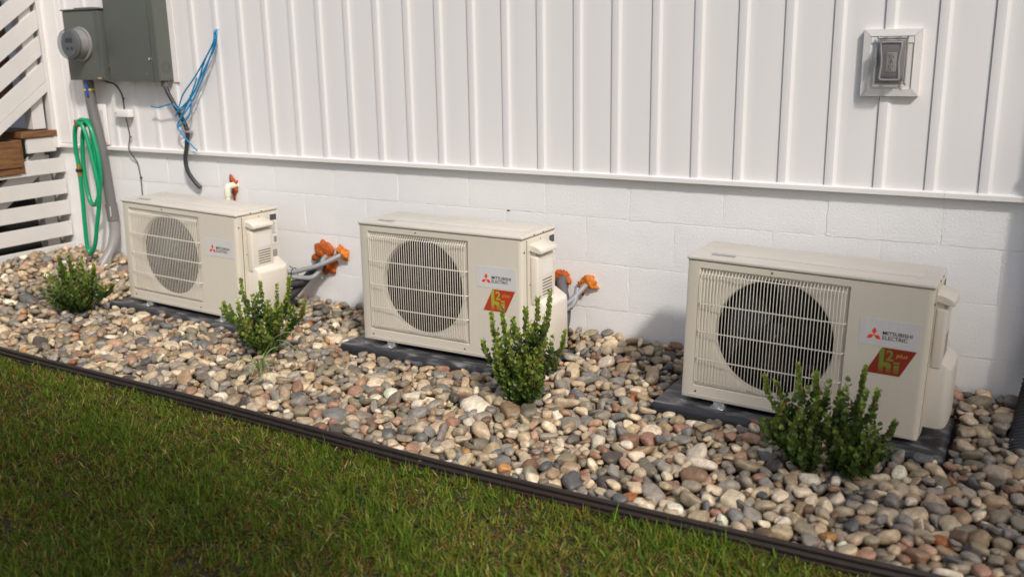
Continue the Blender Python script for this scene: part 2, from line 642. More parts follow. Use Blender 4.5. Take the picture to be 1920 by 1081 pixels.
for i, (za, zb_) in enumerate(((0.631, 0.720), (0.498, 0.587), (0.368, 0.457), (0.236, 0.325), (0.100, 0.190))):
    mb = MB().bbox(-0.02, 0.0, -1.9, -0.0035 - 0.004 * (i % 2), za, zb_, 0.002, 1)
    rel(mb, base).build('slat', 'white_wood', stair)
rel(MB().bbox(-0.02, 0.0, -0.235, -0.045, 0.764, 0.852, 0.002, 1), base).build('slat', 'white_wood', stair)
for y in (-0.070, -0.95):
    rel(MB().bbox(-0.130, -0.0600, y - 0.075, y + 0.010, 0.02, 0.74, 0.003, 1), base).build('post', 'white_wood', stair)
rel(MB().box(-0.150, -0.135, -2.0, -0.006, 0.0, 0.735), base).build('shade_sheet', 'under_stair_dark', stair)  # dark sheet standing in for the shade behind the slats
# sloping stringer behind the slats
rel(MB().prism([(-0.10, 0.80), (-0.10, 0.66), (-0.95, 0.06), (-1.15, 0.06)], 'x', -0.085, -0.045), base).build('stringer', 'white_wood', stair)

steps = tag(empty('wooden_steps', (-0.5, -0.3, 0.7)), 'brown treated timber stair treads behind the white slats', 'stairs')
base = Vector((-0.5, -0.3, 0.7))
rel(MB().bbox(-1.1, 0.012, -0.268, -0.035, 0.856, 0.892, 0.003, 1), base).build('tread', 'brown_wood', steps)
rel(MB().bbox(-1.1, 0.012, -0.300, -0.272, 0.655, 0.850, 0.003, 1), base).build('riser', 'brown_wood', steps)
rel(MB().bbox(-1.1, 0.012, -0.60, -0.302, 0.650, 0.690, 0.003, 1), base).build('tread', 'brown_wood', steps)
rel(MB().bbox(0.0005, 0.022, -0.60, -0.290, 0.692, 0.848, 0.003, 1), base).build('side_board', 'brown_wood', steps)

rail = tag(empty('diagonal_stair_screen', (-0.01, -0.6, 0.9)), 'white sloping boards of the stair railing beside the meter', 'railing')
base = Vector((-0.01, -0.6, 0.9))
SL = 0.70


def diag(zl, zh, x0, x1, yr=-0.058, yl=-1.7):
    return MB().prism([(yr, zl), (yr, zh), (yl, zh + SL * (yl - yr)), (yl, zl + SL * (yl - yr))], 'x', x0, x1)


rel(diag(1.02, 2.30, -0.300, -0.262, -0.10), base).build('inner_board', 'dark_wood', rail)
z = 1.180
rel(diag(1.121, 1.176, -0.030, 0.004), base).build('rail_cap', 'white_wood', rail)
for k in range(7):
    rel(diag(z, z + 0.108, -0.024, -0.002, -0.058 - 0.004 * (k % 2)), base).build('board', 'white_wood', rail)
    z += 0.152
rel(MB().bbox(-0.100, -0.0245, -0.16, -0.078, 0.90, 2.3, 0.003, 1), base).build('post', 'white_wood', rail)
rel(MB().bbox(-0.045, 0.004, -0.056, -0.013, 0.782, 2.3, 0.003, 1), base).build('post', 'white_wood', rail)
rel(MB().bbox(-0.010, 0.0115, -0.034, -0.0125, 0.782, 2.3, 0.002, 1), base).build('post_trim', 'trim', rail)


# ------------------------------------------------------------------ heat pumps
UW, UD, UH, SEAM = 0.814, 0.282, 0.530, 0.5125
HX0, HX1, HZ0, HZ1 = 0.046, 0.560, 0.048, 0.490
FC, FR = (0.314, 0.264), 0.207


def body_meshes():
    """Geometry of one unit in its own frame: x along the front, y into the depth, z up."""
    G = {}
    # cabinet shell
    mb = MB()
    prof = [(0.0, UD), (0.0, 0.010), (0.003, 0.003), (0.010, 0.0), (HX0, 0.0), (HX1, 0.0)]
    arc = [(UW - 0.020 + 0.020 * math.sin(a), 0.020 - 0.020 * math.cos(a)) for a in np.linspace(0, math.pi / 2, 7)]
    prof += arc + [(UW, UD)]
    for i in range(len(prof) - 1):
        (xa, ya), (xb, yb) = prof[i], prof[i + 1]
        spans = [(0.004, SEAM)] if i != 4 else [(0.004, HZ0), (HZ1, SEAM)]
        for z0, z1 in spans:
            mb.add([(xa, ya, z0), (xb, yb, z0), (xb, yb, z1), (xa, ya, z1)], [(0, 1, 2, 3)], True)
    mb.add([(0, UD, 0.004), (UW, UD, 0.004), (UW, UD, SEAM), (0, UD, SEAM)], [(0, 1, 2, 3)])
    d = 0.011
    mb.add([(HX0, 0, HZ0), (HX1, 0, HZ0), (HX1, 0, HZ1), (HX0, 0, HZ1), (HX0 + .004, d, HZ0 + .004), (HX1 - .004, d, HZ0 + .004), (HX1 - .004, d, HZ1 - .004), (HX0 + .004, d, HZ1 - .004)],
           [(0, 1, 5, 4), (1, 2, 6, 5), (2, 3, 7, 6), (3, 0, 4, 7)])
    # recessed plate with the round fan opening
    corners = [math.atan2(z - FC[1], x - FC[0]) for x in (HX0, HX1) for z in (HZ0, HZ1)]
    angs = sorted(list(np.linspace(-math.pi, math.pi, 72, endpoint=False)) + corners)

    def rect_pt(a):
        c, s = math.cos(a), math.sin(a)
        t = min(((HX1 - .004 - FC[0]) / c if c > 1e-9 else 9), ((HX0 + .004 - FC[0]) / c if c < -1e-9 else 9),
                ((HZ1 - .004 - FC[1]) / s if s > 1e-9 else 9), ((HZ0 + .004 - FC[1]) / s if s < -1e-9 else 9))
        return FC[0] + c * t, FC[1] + s * t
    n = len(angs)
    rings = []
    rings.append([(rect_pt(a)[0], d, rect_pt(a)[1]) for a in angs])
    for rr, yy in ((FR + 0.040, d + 0.0005), (FR + 0.022, d + 0.006), (FR + 0.008, d + 0.004), (FR, d + 0.008), (FR - 0.004, d + 0.028)):
        ring = []
        for a in angs:
            rp = rect_pt(a)
            lim = math.hypot(rp[0] - FC[0], rp[1] - FC[1]) - 0.0006
            q = min(rr, lim)
            ring.append((FC[0] + q * math.cos(a), yy, FC[1] + q * math.sin(a)))
        rings.append(ring)
    for r0, r1 in zip(rings[:-1], rings[1:]):
        mb.add(r0 + r1, [(i, (i + 1) % n, n + (i + 1) % n, n + i) for i in range(n)], True)
    G['cabinet'] = mb
    # bottom pan and folded lip at the front
    mb = MB()
    mb.box(0.003, UW - 0.003, 0.003, UD - 0.003, 0.0, 0.0038)
    mb.bbox(0.030, 0.780, -0.0022, 0.001, 0.012, 0.0142, 0.0006, 1)
    G['base_pan'] = mb
    # interior
    mb = MB()
    x0, x1, z0, z1 = 0.02, 0.60, 0.02, 0.50
    y0, y1 = d + 0.0275, UD - 0.012
    mb.add([(x0, y0, z0), (x1, y0, z0), (x1, y0, z1), (x0, y0, z1), (x0, y1, z0), (x1, y1, z0), (x1, y1, z1), (x0, y1, z1)],
           [(0, 1, 5, 4), (1, 2, 6, 5), (2, 3, 7, 6), (3, 0, 4, 7), (4, 5, 6, 7)])
    for k in range(24):
        xx = x0 + 0.02 + k * 0.0235
        mb.box(xx, xx + 0.003, y1 - 0.008, y1 - 0.0005, z0 + .01, z1 - .01)
    G['interior'] = mb
    # lid
    mb = MB()
    mb.bbox(-0.003, UW + 0.003, -0.004, UD + 0.003, SEAM + 0.0012, UH, 0.007, 3)
    G['lid'] = mb
    mb = MB()
    mb.bbox(0.055, UW - 0.05, 0.075, UD - 0.030, UH - 0.001, UH + 0.0035, 0.0022, 2)
    G['lid_panel'] = mb
    mb = MB().box(0.070, 0.155, 0.038, 0.062, UH - 0.0005, UH + 0.0012)
    G['lid_label'] = mb
    # grille
    mb = MB()
    nb = 43
    for k in range(nb):
        x = 0.058 + (0.548 - 0.058) * k / (nb - 1)
        mb.tube([(x, 0.009, 0.4865), (x, -0.006, 0.470), (x, -0.0105, 0.462), (x, -0.0105, 0.076), (x, -0.006, 0.068), (x, 0.009, 0.0535)], 0.00138, 6, False)
    for zz, yy in ((0.4855, 0.0075), (0.4690, -0.0035), (0.0545, 0.0075), (0.0705, -0.0035)):
        mb.tube([(0.054, yy, zz), (0.552, yy, zz)], 0.0021, 6)
    for zz in (0.3615, 0.2580, 0.1555):
        mb.tube([(0.050, 0.010, zz), (0.054, -0.004, zz), (0.060, -0.0075, zz), (0.546, -0.0075, zz), (0.552, -0.004, zz), (0.557, 0.010, zz)], 0.0024, 6)
    G['grille'] = mb
    # fan
    mb = MB()
    fy = d + 0.070
    mb.lathe([(0.0, -0.018), (0.030, -0.018), (0.045, -0.012), (0.050, 0.0), (0.050, 0.05)], (FC[0], fy, FC[1]), 'y', 24)
    for k in range(3):
        a0 = 0.55 + k * 2 * math.pi / 3
        vs, fs = [], []
        NR, NA = 6, 8
        for i in range(NR + 1):
            r = 0.045 + (0.188 - 0.045) * i / NR
            span = 1.15 + 0.35 * i / NR
            for j in range(NA + 1):
                t = j / NA
                a = a0 + span * (t - 0.5) + 0.35 * i / NR
                vs.append((FC[0] + r * math.cos(a), fy + 0.035 - 0.065 * t + 0.012 * math.sin(math.pi * t), FC[1] + r * math.sin(a)))
        for i in range(NR):
            for j in range(NA):
                p = i * (NA + 1) + j
                fs.append((p, p + 1, p + NA + 2, p + NA + 1))
        mb.add(vs, fs, True)
    G['fan'] = mb
    G['fan_nut'] = MB().lathe([(0.0, -0.006), (0.0055, -0.006), (0.0065, 0.0)], (FC[0], fy - 0.018, FC[1]), 'y', 8)
    # right hand side: service panel, handle hood, terminal cover, valve cover
    X = UW
    G['service_panel'] = MB().bbox(X - 0.001, X + 0.0022, 0.040, UD - 0.004, 0.006, 0.507, 0.0012, 1)
    G['panel_gap'] = MB().box(X - 0.001, X + 0.0006, 0.0362, 0.0392, 0.010, 0.507)
    mb = MB()
    hood = [(X + 0.001, 0.489), (X + 0.020, 0.487), (X + 0.052, 0.474), (X + 0.058, 0.466), (X + 0.058, 0.456), (X + 0.050, 0.450), (X + 0.001, 0.462)]
    vs, fs = [], []
    yy = [0.056, 0.062, 0.188, 0.194]
    sc = [0.86, 1.0, 1.0, 0.86]
    for y, s in zip(yy, sc):
        for px, pz in hood:
            vs.append((X + (px - X) * s, y, 0.468 + (pz - 0.468) * (0.8 if s < 1 else 1)))
    n = len(hood)
    for j in range(3):
        for i in range(n):
            fs.append((j * n + i, j * n + (i + 1) % n, (j + 1) * n + (i + 1) % n, (j + 1) * n + i))
    fs += [tuple(range(n)), tuple(range(3 * n, 4 * n))]
    mb.add(vs, fs, True)
    G['handle_hood'] = mb
    G['handle_recess'] = MB().bbox(X, X + 0.024, 0.068, 0.186, 0.425, 0.466, 0.002, 1)
    G['terminal_cover'] = MB().bbox(X + 0.0015, X + 0.038, 0.060, 0.206, 0.235, 0.440, 0.010, 3)
    # valve cover: rounded in plan, sloping top
    plan = [(0.0015, 0.062), (0.048, 0.064), (0.063, 0.072), (0.071, 0.090), (0.075, 0.150), (0.075, 0.245), (0.069, 0.266), (0.058, 0.274), (0.0015, 0.274)]
    vs, fs = [], []
    n = len(plan)
    levels = [(0.030, 0.96, 0), (0.036, 1.0, 0), (0.226, 0.97, 1), (0.236, 0.94, 1), (0.240, 0.88, 1)]
    for zz, s, top in levels:
        for px, py in plan:
            extra = (0.040 * (1 - px / 0.075)) if top else 0.0
            vs.append((X + 0.001 + px * s, 0.168 + (py - 0.168) * (1 - (1 - s) * 0.6), zz + extra))
    for j in range(len(levels) - 1):
        for i in range(n):
            fs.append((j * n + i, j * n + (i + 1) % n, (j + 1) * n + (i + 1) % n, (j + 1) * n + i))
    fs += [tuple(range(n)), tuple(range((len(levels) - 1) * n, len(levels) * n))]
    G['valve_cover'] = MB().add(vs, fs, True)
    mb = MB()
    for k in range(6):
        zz = 0.272 + k * 0.0125
        mb.bbox(X + 0.0372, X + 0.0386, 0.100, 0.182, zz, zz + 0.0042, 0.0005, 1)
    G['louver'] = mb
    G['paper_label'] = MB().box(X + 0.0375, X + 0.0387, 0.102, 0.186, 0.356, 0.416)
    G['rating_label'] = MB().box(X + 0.002, X + 0.0034, 0.222, 0.270, 0.345, 0.500)
    G['rating_header'] = MB().box(X + 0.003, X + 0.0042, 0.224, 0.268, 0.466, 0.496)
    mb = MB()
    for k in range(9):
        mb.box(X + 0.003, X + 0.0040, 0.226, 0.262 - 0.004 * (k % 3), 0.398 + k * 0.0072, 0.4010 + k * 0.0072)
    mb.box(X + 0.003, X + 0.0040, 0.245, 0.266, 0.352, 0.382)
    G['rating_lines'] = mb
    G['side_label'] = MB().box(X + 0.002, X + 0.0034, 0.236, 0.266, 0.275, 0.315)
    # screws
    sc = []
    for y, zz in ((0.095, 0.5215), (0.170, 0.5215)):
        sc.append(('x', (X + 0.003, y, zz)))
    for y, zz in ((0.016, 0.462), (0.058, 0.322), (0.150, 0.498)):
        sc.append(('x', (X + 0.0008, y, zz)))
    for x, zz in ((0.055, 0.0275), (0.535, 0.0275), (0.30, 0.5015), (0.700, 0.020)):
        sc.append(('y', (x, 0.0, zz)))
    G['screws'] = sc
    # label film and prints
    G['brand_label'] = MB().box(0.600, 0.786, -0.0010, 0.0005, 0.306, 0.395)
    mb = MB()
    cx, cz, s = 0.646, 0.3405, 0.0148
    for k in range(3):
        a = math.radians(90 + 120 * k)
        pts = [(cx, cz)]
        for da, m_ in ((-30, 1), (0, math.sqrt(3)), (30, 1)):
            aa = a + math.radians(da)
            pts.append((cx + s * m_ * math.cos(aa), cz + s * m_ * math.sin(aa)))
        mb.add([(x, -0.0016, z) for x, z in pts], [(0, 1, 2, 3)])
    G['emblem'] = mb
    t1 = text_mesh('MITSUBISHI', 0.6725, 0.7625, 0.3445, 0.3572, -0.0017, bold=0.009)
    t2 = text_mesh('ELECTRIC', 0.6725, 0.7490, 0.3285, 0.3412, -0.0017, bold=0.009)
    G['lettering'] = t1.add(t2.v, t2.f)
    G['sticker'] = MB().prism([(0.631, 0.2105), (0.737, 0.2105), (0.781, 0.3020), (0.676, 0.3020)], 'y', -0.0012, 0.0004)
    # h i 2
    mb = MB()
    mb.add([(x, -0.0018, z) for x, z in ((0.669, 0.214), (0.684, 0.214), (0.684, 0.2995), (0.674, 0.2995), (0.669, 0.2905))], [(0, 1, 2, 3, 4)])
    mb.add([(x, -0.0018, z) for x, z in ((0.7165, 0.214), (0.733, 0.214), (0.733, 0.247), (0.7165, 0.247))], [(0, 1, 2, 3)])
    mb.add([(x, -0.0018, z) for x, z in ((0.7145, 0.251), (0.733, 0.251), (0.733, 0.2585), (0.7145, 0.2585))], [(0, 1, 2, 3)])
    outer = [(0.684, 0.2535), (0.697, 0.2535), (0.7045, 0.2505), (0.7085, 0.2440), (0.7090, 0.214)]
    inner = [(0.684, 0.2380), (0.689, 0.2380), (0.6925, 0.2365), (0.6940, 0.2330), (0.6940, 0.214)]
    mb.add([(x, -0.0018, z) for x, z in outer + inner], [(i, i + 1, 6 + i, 5 + i) for i in range(4)])
    t = text_mesh('2', 0.690, 0.7125, 0.2590, 0.2960, -0.0018, bold=0.03)
    mb.add(t.v, t.f)
    G['sticker_symbol'] = mb
    G['sticker_word'] = text_mesh('plus', 0.7200, 0.7560, 0.2700, 0.2885, -0.0018, shear=0.25, bold=0.006)
    # feet
    mb = MB()
    mb.bbox(-0.026, 0.026, -0.026, 0.030, -0.0190, -0.0150, 0.0012, 1)
    mb.bbox(-0.020, 0.020, 0.006, 0.030, -0.0155, 0.0005, 0.001, 1)
    mb.lathe([(0.0, 0.006), (0.006, 0.006), (0.007, 0.0), (0.012, 0.0), (0.012, -0.002)], (0.004, -0.011, -0.0135), 'z', 10)
    G['foot'] = mb
    return G


UNITS = [((1.1153, -0.4944, 0.0753), 0.0039, 0.0306, -0.0087), ((2.7188, -0.5199, 0.0831), 0.0059, 0.0033, -0.0059), ((4.2156, -0.5423, 0.0793), 0.0047, 0.0261, 0.0008)]
G = body_meshes()
GM = {}
UNIT_LABELS = ['beige heat pump with a silver label but no red sticker, beside the green hose',
               'beige outdoor heat pump with red sticker standing between the two other heat pumps',
               'beige outdoor heat pump with red sticker below the wall socket']


def unit_matrix(u):
    (loc, yw, rl, pt) = u
    return Matrix.Translation(loc) @ Matrix.Rotation(yw, 4, 'Z') @ Matrix.Rotation(pt, 4, 'X') @ Matrix.Rotation(rl, 4, 'Y')


def gpart(key, name, material, parent, loc=None):
    k = (key, material)
    if k not in GM:
        me = G[key].mesh(name, M[material])
        if any(G[key].s):
            me.set_sharp_from_angle(angle=math.radians(40))
        GM[k] = me
    o = bpy.data.objects.new(name, GM[k])
    o.parent = parent
    if loc:
        o.location = loc
    COL.objects.link(o)
    return o


screw_mesh = {}
for ax in ('x', 'y'):
    sgn = 1 if ax == 'x' else -1
    screw_mesh[ax] = MB().lathe([(0.0, 0.0022 * sgn), (0.0026, 0.0022 * sgn), (0.0038, 0.0010 * sgn), (0.0038, -0.001 * sgn)], (0, 0, 0), ax, 8).mesh('screw', M['screw'])

for i, u in enumerate(UNITS):
    root = empty('heat_pump')
    root.matrix_world = unit_matrix(u)
    tag(root, UNIT_LABELS[i], 'heat pump', 'heat pumps along the block wall')
    cab = gpart('cabinet', 'cabinet', 'beige', root)
    gpart('base_pan', 'base_pan', 'beige', root)
    gpart('interior', 'interior', 'inside_green' if i == 0 else 'inside', root)
    lid = gpart('lid', 'lid', 'beige_lid', root)
    gpart('lid_panel', 'raised_panel', 'beige_lid', lid)
    gpart('lid_label', 'warning_label', 'grey_print', lid)
    gpart('grille', 'grille', 'grille', root)
    fan = gpart('fan', 'fan', 'fan_green' if i == 0 else 'fan', root)
    gpart('fan_nut', 'nut', 'chrome', fan)
    sp = gpart('service_panel', 'service_panel', 'beige', root)
    gpart('panel_gap', 'seam', 'seam', sp)
    hd = gpart('handle_hood', 'handle', 'beige_plastic', root)
    gpart('handle_recess', 'grip_recess', 'beige_plastic', hd)
    tcv = gpart('terminal_cover', 'terminal_cover', 'beige_plastic', root)
    gpart('louver', 'vent_slots', 'seam', tcv)
    gpart('paper_label', 'paper_label', 'paper', tcv)
    gpart('valve_cover', 'valve_cover', 'beige_plastic', root)
    rl_ = gpart('rating_label', 'rating_label', 'paper', root)
    gpart('rating_header', 'header', 'dark_print', rl_)
    gpart('rating_lines', 'print', 'grey_print', rl_)
    gpart('side_label', 'small_label', 'grey_print', root)
    bl = gpart('brand_label', 'brand_label', 'label_film', root)
    gpart('emblem', 'emblem', 'logo_red', bl)
    gpart('lettering', 'lettering', 'ink', bl)
    if i > 0:
        st = gpart('sticker', 'red_sticker', 'sticker_red' if i == 1 else 'sticker_red_dim_light', root)
        gpart('sticker_symbol', 'symbol', 'sticker_green' if i == 1 else 'sticker_green_dim_light', st)
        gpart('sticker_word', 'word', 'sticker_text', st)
    for ax, loc in G['screws']:
        o = bpy.data.objects.new('screw', screw_mesh[ax])
        o.location = loc
        o.parent = root
        COL.objects.link(o)
    for fx, fy in ((0.143, 0.0), (0.680, 0.0), (0.143, 0.245), (0.680, 0.245)):
        gpart('foot', 'foot', 'zinc', root, (fx, fy, 0))

# pads
PAD = (-0.092, 0.902, -0.070, 0.345)
PAD_LABELS = ['dark plastic pad under the heat pump nearest the green hose', 'scuffed dark plastic pad under the middle heat pump', 'dark plastic pad under the heat pump below the wall socket']


def pad_material():
    m = M['pad']
    N, L = m.node_tree.nodes, m.node_tree.links
    b = N['Principled BSDF']
    src = b.inputs['Base Color'].links[0].from_socket
    tc = N.new('ShaderNodeTexCoord')
    mp = N.new('ShaderNodeMapping')
    mp.inputs['Scale'].default_value = (5, 14, 14)
    mp.inputs['Rotation'].default_value = (0, 0, 0.35)
    n = N.new('ShaderNodeTexNoise')
    n.inputs['Scale'].default_value = 1.1
    n.inputs['Detail'].default_value = 5
    n.inputs['Distortion'].default_value = 1.6
    rp = N.new('ShaderNodeValToRGB')
    rp.color_ramp.elements[0].position = 0.50
    rp.color_ramp.elements[1].position = 0.70
    mx = N.new('ShaderNodeMix')
    mx.data_type = 'RGBA'
    mx.inputs['B'].default_value = (0.22, 0.215, 0.21, 1)
    L.new(tc.outputs['Object'], mp.inputs['Vector'])
    L.new(mp.outputs[0], n.inputs['Vector'])
    L.new(n.outputs['Fac'], rp.inputs['Fac'])
    L.new(rp.outputs['Color'], mx.inputs['Factor'])
    L.new(src, mx.inputs['A'])
    L.new(mx.outputs['Result'], b.inputs['Base Color'])


pad_material()
for i, u in enumerate(UNITS):
    mb = MB()
    mb.bbox(PAD[0], PAD[1], PAD[2], PAD[3], -0.095, -0.0195, 0.018, 4)
    o = mb.build('equipment_pad', 'pad')
    o.matrix_world = unit_matrix(u)
    tag(o, PAD_LABELS[i], 'pad', 'pads under the heat pumps')

# ------------------------------------------------------------------ stones
CELL = 0.006
NXC = int((GX1 - GX0) / CELL) + 1
NYC = int(1.40 / CELL) + 1
gx = GX0 + np.arange(NXC) * CELL
gy = -1.395 + np.arange(NYC) * CELL
GXX, GYY = np.meshgrid(gx, gy, indexing='ij')
TARGET = gravel_h(GXX, GYY)
HM = TARGET - 0.048
BLOCK = np.zeros_like(HM, dtype=bool)
BLOCK |= GYY < edge_y(GXX) + 0.020
BLOCK |= GYY > -0.020
BLOCK |= GXX < 0.022
for u in UNITS:
    inv = unit_matrix(u).inverted()
    lx = inv[0][0] * GXX + inv[0][1] * GYY + inv[0][2] * 0.06 + inv[0][3]
    ly = inv[1][0] * GXX + inv[1][1] * GYY + inv[1][2] * 0.06 + inv[1][3]
    m_ = unit_matrix(u)
    topz = m_[2][0] * lx + m_[2][1] * ly + m_[2][2] * -0.0195 + m_[2][3]
    inside = (lx > PAD[0] - 0.008) & (lx < PAD[1] + 0.008) & (ly > PAD[2] - 0.008) & (ly < PAD[3] + 0.008)
    HM[inside] = np.maximum(HM[inside], topz[inside])
    BLOCK |= inside

PALETTE = np.array([
    (0.50, 0.41, 0.29), (0.58, 0.50, 0.385), (0.42, 0.335, 0.235), (0.36, 0.30, 0.225), (0.32, 0.235, 0.15),
    (0.29, 0.255, 0.21), (0.245, 0.225, 0.20), (0.20, 0.19, 0.18), (0.155, 0.157, 0.16), (0.105, 0.108, 0.114),
    (0.185, 0.165, 0.125), (0.255, 0.215, 0.155), (0.37, 0.235, 0.165), (0.31, 0.175, 0.125), (0.22, 0.13, 0.085),
    (0.40, 0.20, 0.07), (0.29, 0.105, 0.035), (0.08, 0.068, 0.060), (0.64, 0.58, 0.49), (0.17, 0.11, 0.072)])
PW = np.array([9, 7, 9, 10, 7, 10, 8, 7, 4, 3.5, 7, 8, 4, 2.5, 3, 0.9, 0.7, 3, 5, 3.0])
PW = PW / PW.sum()


def rot_mats(n):
    yaw = rng.uniform(0, 2 * np.pi, n)
    tilt = np.abs(rng.normal(0, 0.36, n))
    tilt = np.where(rng.random(n) < 0.16, rng.uniform(0.5, 1.2, n), tilt)
    ta = rng.uniform(0, 2 * np.pi, n)
    out = np.zeros((n, 3, 3))
    for i in range(n):
        out[i] = np.array((Matrix.Rotation(tilt[i], 3, Vector((math.cos(ta[i]), math.sin(ta[i]), 0))) @ Matrix.Rotation(yaw[i], 3, 'Z')))
    return out


NST = 10200
size = np.exp(rng.normal(math.log(0.0198), 0.40, NST))
size = np.clip(size, 0.0085, 0.050)
late = np.arange(NST) > NST * 0.72
size = np.where(late & (rng.random(NST) < 0.55), size * 0.55, size)
AX = np.stack([size * rng.uniform(1.0, 1.35, NST), size * rng.uniform(0.78, 1.0, NST), size * rng.uniform(0.48, 0.78, NST)], 1)
RM = rot_mats(NST)
stones = []
free = np.argwhere(~BLOCK)
for k in range(NST):
    a = AX[k]
    Rk = RM[k]
    A = Rk @ np.diag(1 / a ** 2) @ Rk.T
    ext = np.sqrt(np.diag(Rk @ np.diag(a ** 2) @ Rk.T))
    rx, ry = int(ext[0] / CELL) + 1, int(ext[1] / CELL) + 1
    dx = np.arange(-rx, rx + 1)[:, None] * CELL
    dy = np.arange(-ry, ry + 1)[None, :] * CELL
    # A33 z^2 + 2 (A13 dx + A23 dy) z + (A11 dx^2 + 2 A12 dx dy + A22 dy^2 - 1) = 0
    B = A[0, 2] * dx + A[1, 2] * dy
    Cq = A[0, 0] * dx ** 2 + 2 * A[0, 1] * dx * dy + A[1, 1] * dy ** 2 - 1
    D = B ** 2 - A[2, 2] * Cq
    okm = D > 0
    sq = np.sqrt(np.maximum(D, 0))
    lo = (-B - sq) / A[2, 2]
    hi = (-B + sq) / A[2, 2]
    best = None
    for c in range(9):
        ci, cj = free[rng.integers(len(free))]
        if ci - rx < 0 or cj - ry < 0 or ci + rx >= NXC or cj + ry >= NYC:
            continue
        win = HM[ci - rx:ci + rx + 1, cj - ry:cj + ry + 1]
        bw = BLOCK[ci - rx:ci + rx + 1, cj - ry:cj + ry + 1]
        if (bw & okm).sum() > 0.22 * okm.sum():
            continue
        gap = np.where(okm, win - lo, -9)
        z = np.partition(gap.ravel(), -3)[-3] - 0.10 * a[2]
        over = z + hi[rx, ry] - TARGET[ci, cj]
        if best is None or over < best[0]:
            best = (over, ci, cj, z)
    if best is None or best[0] > 0.030:
        continue
    over, ci, cj, z = best
    win = HM[ci - rx:ci + rx + 1, cj - ry:cj + ry + 1]
    win[okm] = np.maximum(win[okm], (z + hi)[okm])
    stones.append((k, gx[ci], gy[cj], z))
SK = np.array([s[0] for s in stones])
SP = np.array([s[1:] for s in stones])
print('stones placed', len(stones))


def ico(sub):
    bm = bmesh.new()
    bmesh.ops.create_icosphere(bm, subdivisions=sub, radius=1.0)
    bm.verts.ensure_lookup_table()
    v = np.array([p.co[:] for p in bm.verts])
    f = np.array([[q.index for q in p.verts] for p in bm.faces])
    bm.free()
    return v, f


def shape_variants(sub, n, seed):
    v, f = ico(sub)
    r = np.random.default_rng(seed)
    outs = []
    for i in range(n):
        p = r.uniform(1.9, 4.2)
        w = v / (np.abs(v) ** p).sum(1, keepdims=True) ** (1 / p)
        w = w / np.abs(w).max()
        disp = np.zeros(len(v))
        for q in range(5):
            dirv = r.normal(size=3)
            dirv /= np.linalg.norm(dirv)
            disp += r.uniform(-0.12, 0.12) * np.sin(v @ dirv * r.uniform(1.5, 4.0) + r.uniform(0, 6))
        w = w * (1 + disp)[:, None]
        # one or two worn facets
        for q in range(r.integers(1, 5)):
            dirv = r.normal(size=3)
            dirv /= np.linalg.norm(dirv)
            lim = r.uniform(0.50, 0.80)
            dd = w @ dirv
            ex = np.maximum(dd - lim, 0)
            w = w - np.outer(ex * 0.8, dirv)
        outs.append(w)
    return outs, f


VAR_HI, F_HI = shape_variants(3, 28, 3)
VAR_LO, F_LO = shape_variants(2, 28, 3)
pcol = PALETTE[rng.choice(len(PALETTE), NST, p=PW)]
pcol = pcol * rng.uniform(0.78, 1.18, (NST, 1)) * (1 + rng.normal(0, 0.012, (NST, 3)))
pcol = np.clip(pcol * np.array((1.18, 1.10, 0.98)), 0.02, 0.78)
# rank by size in view
px, py, dep = to_px(SP)
ii = np.clip(((SP[:, 0] - GX0) / CELL).round().astype(int), 0, NXC - 1)
jj = np.clip(((SP[:, 1] + 1.395) / CELL).round().astype(int), 0, NYC - 1)
topness = HM[ii, jj] - (SP[:, 2] + AX[SK, 2] * 0.9)
vis = (px > 8) & (px < 1912) & (py > 8) & (py < 1073) & (topness < 0.012)
score = np.where(vis, AX[SK, 0] * AX[SK, 1] / dep ** 2, -1)
order = np.argsort(-score)
big = set(order[:300].tolist())
V, F, Cc = [], [], []
off = 0
for n_, (k, x, y, z) in enumerate(stones):
    hires = (n_ in big) or (topness[n_] < 0.02 and dep[n_] < 4.4 and AX[k, 0] > 0.018)
    w = (VAR_HI if hires else VAR_LO)[k % 28]
    f = F_HI if hires else F_LO
    vv = (w * AX[k]) @ RM[k].T
    # a vein or a paler side on some stones
    c = np.repeat(pcol[k][None, :], len(vv), 0)
    if k % 3 == 0:
        nrm = RM[(k * 7) % NST][:, 0]
        s = np.sin(w @ nrm * (3 + k % 5) + k)
        c = c * (1 + 0.16 * s[:, None])
    if n_ in big:
        me = color_mesh('stone', vv, f, c, 'stone')
        o = bpy.data.objects.new('stone', me)
        o.location = (x, y, z)
        o.parent = gravel_bed
        COL.objects.link(o)
    else:
        V.append(vv + np.array((x, y, z)))
        F.append(f + off)
        Cc.append(c)
        off += len(vv)
me = color_mesh('pebbles', np.concatenate(V), np.concatenate(F), np.concatenate(Cc), 'stone')
peb = bpy.data.objects.new('pebbles', me)
peb.parent = gravel_bed
peb['kind'] = 'stuff'
COL.objects.link(peb)

# ------------------------------------------------------------------ lawn edging
edg = tag(empty('lawn_edging', (3.0, -1.33, -0.01)), 'dark brown plastic edging strip between the lawn and the gravel', 'edging')
eb_ = Vector((3.0, -1.33, -0.01))
path = smooth_path([(x, y, 0.0) for x, y in edge_pts], 10)


def sweep(path, prof):
    vs, fs = [], []
    for i, p in enumerate(path):
        t = (path[min(i + 1, len(path) - 1)] - path[max(i - 1, 0)]).normalized()
        nrm = Vector((t.y, -t.x, 0))       # towards the lawn
        for u, w in prof:
            q = p + nrm * u + Vector((0, 0, w + 0.0025 * math.sin(p.x * 3.1)))
            vs.append(q)
    n = len(prof)
    for i in range(len(path) - 1):
        for k in range(n):
            fs.append((i * n + k, i * n + (k + 1) % n, (i + 1) * n + (k + 1) % n, (i + 1) * n + k))
    fs += [tuple(range(n)), tuple(range((len(path) - 1) * n, len(path) * n))]
    return MB().add(vs, fs, True)


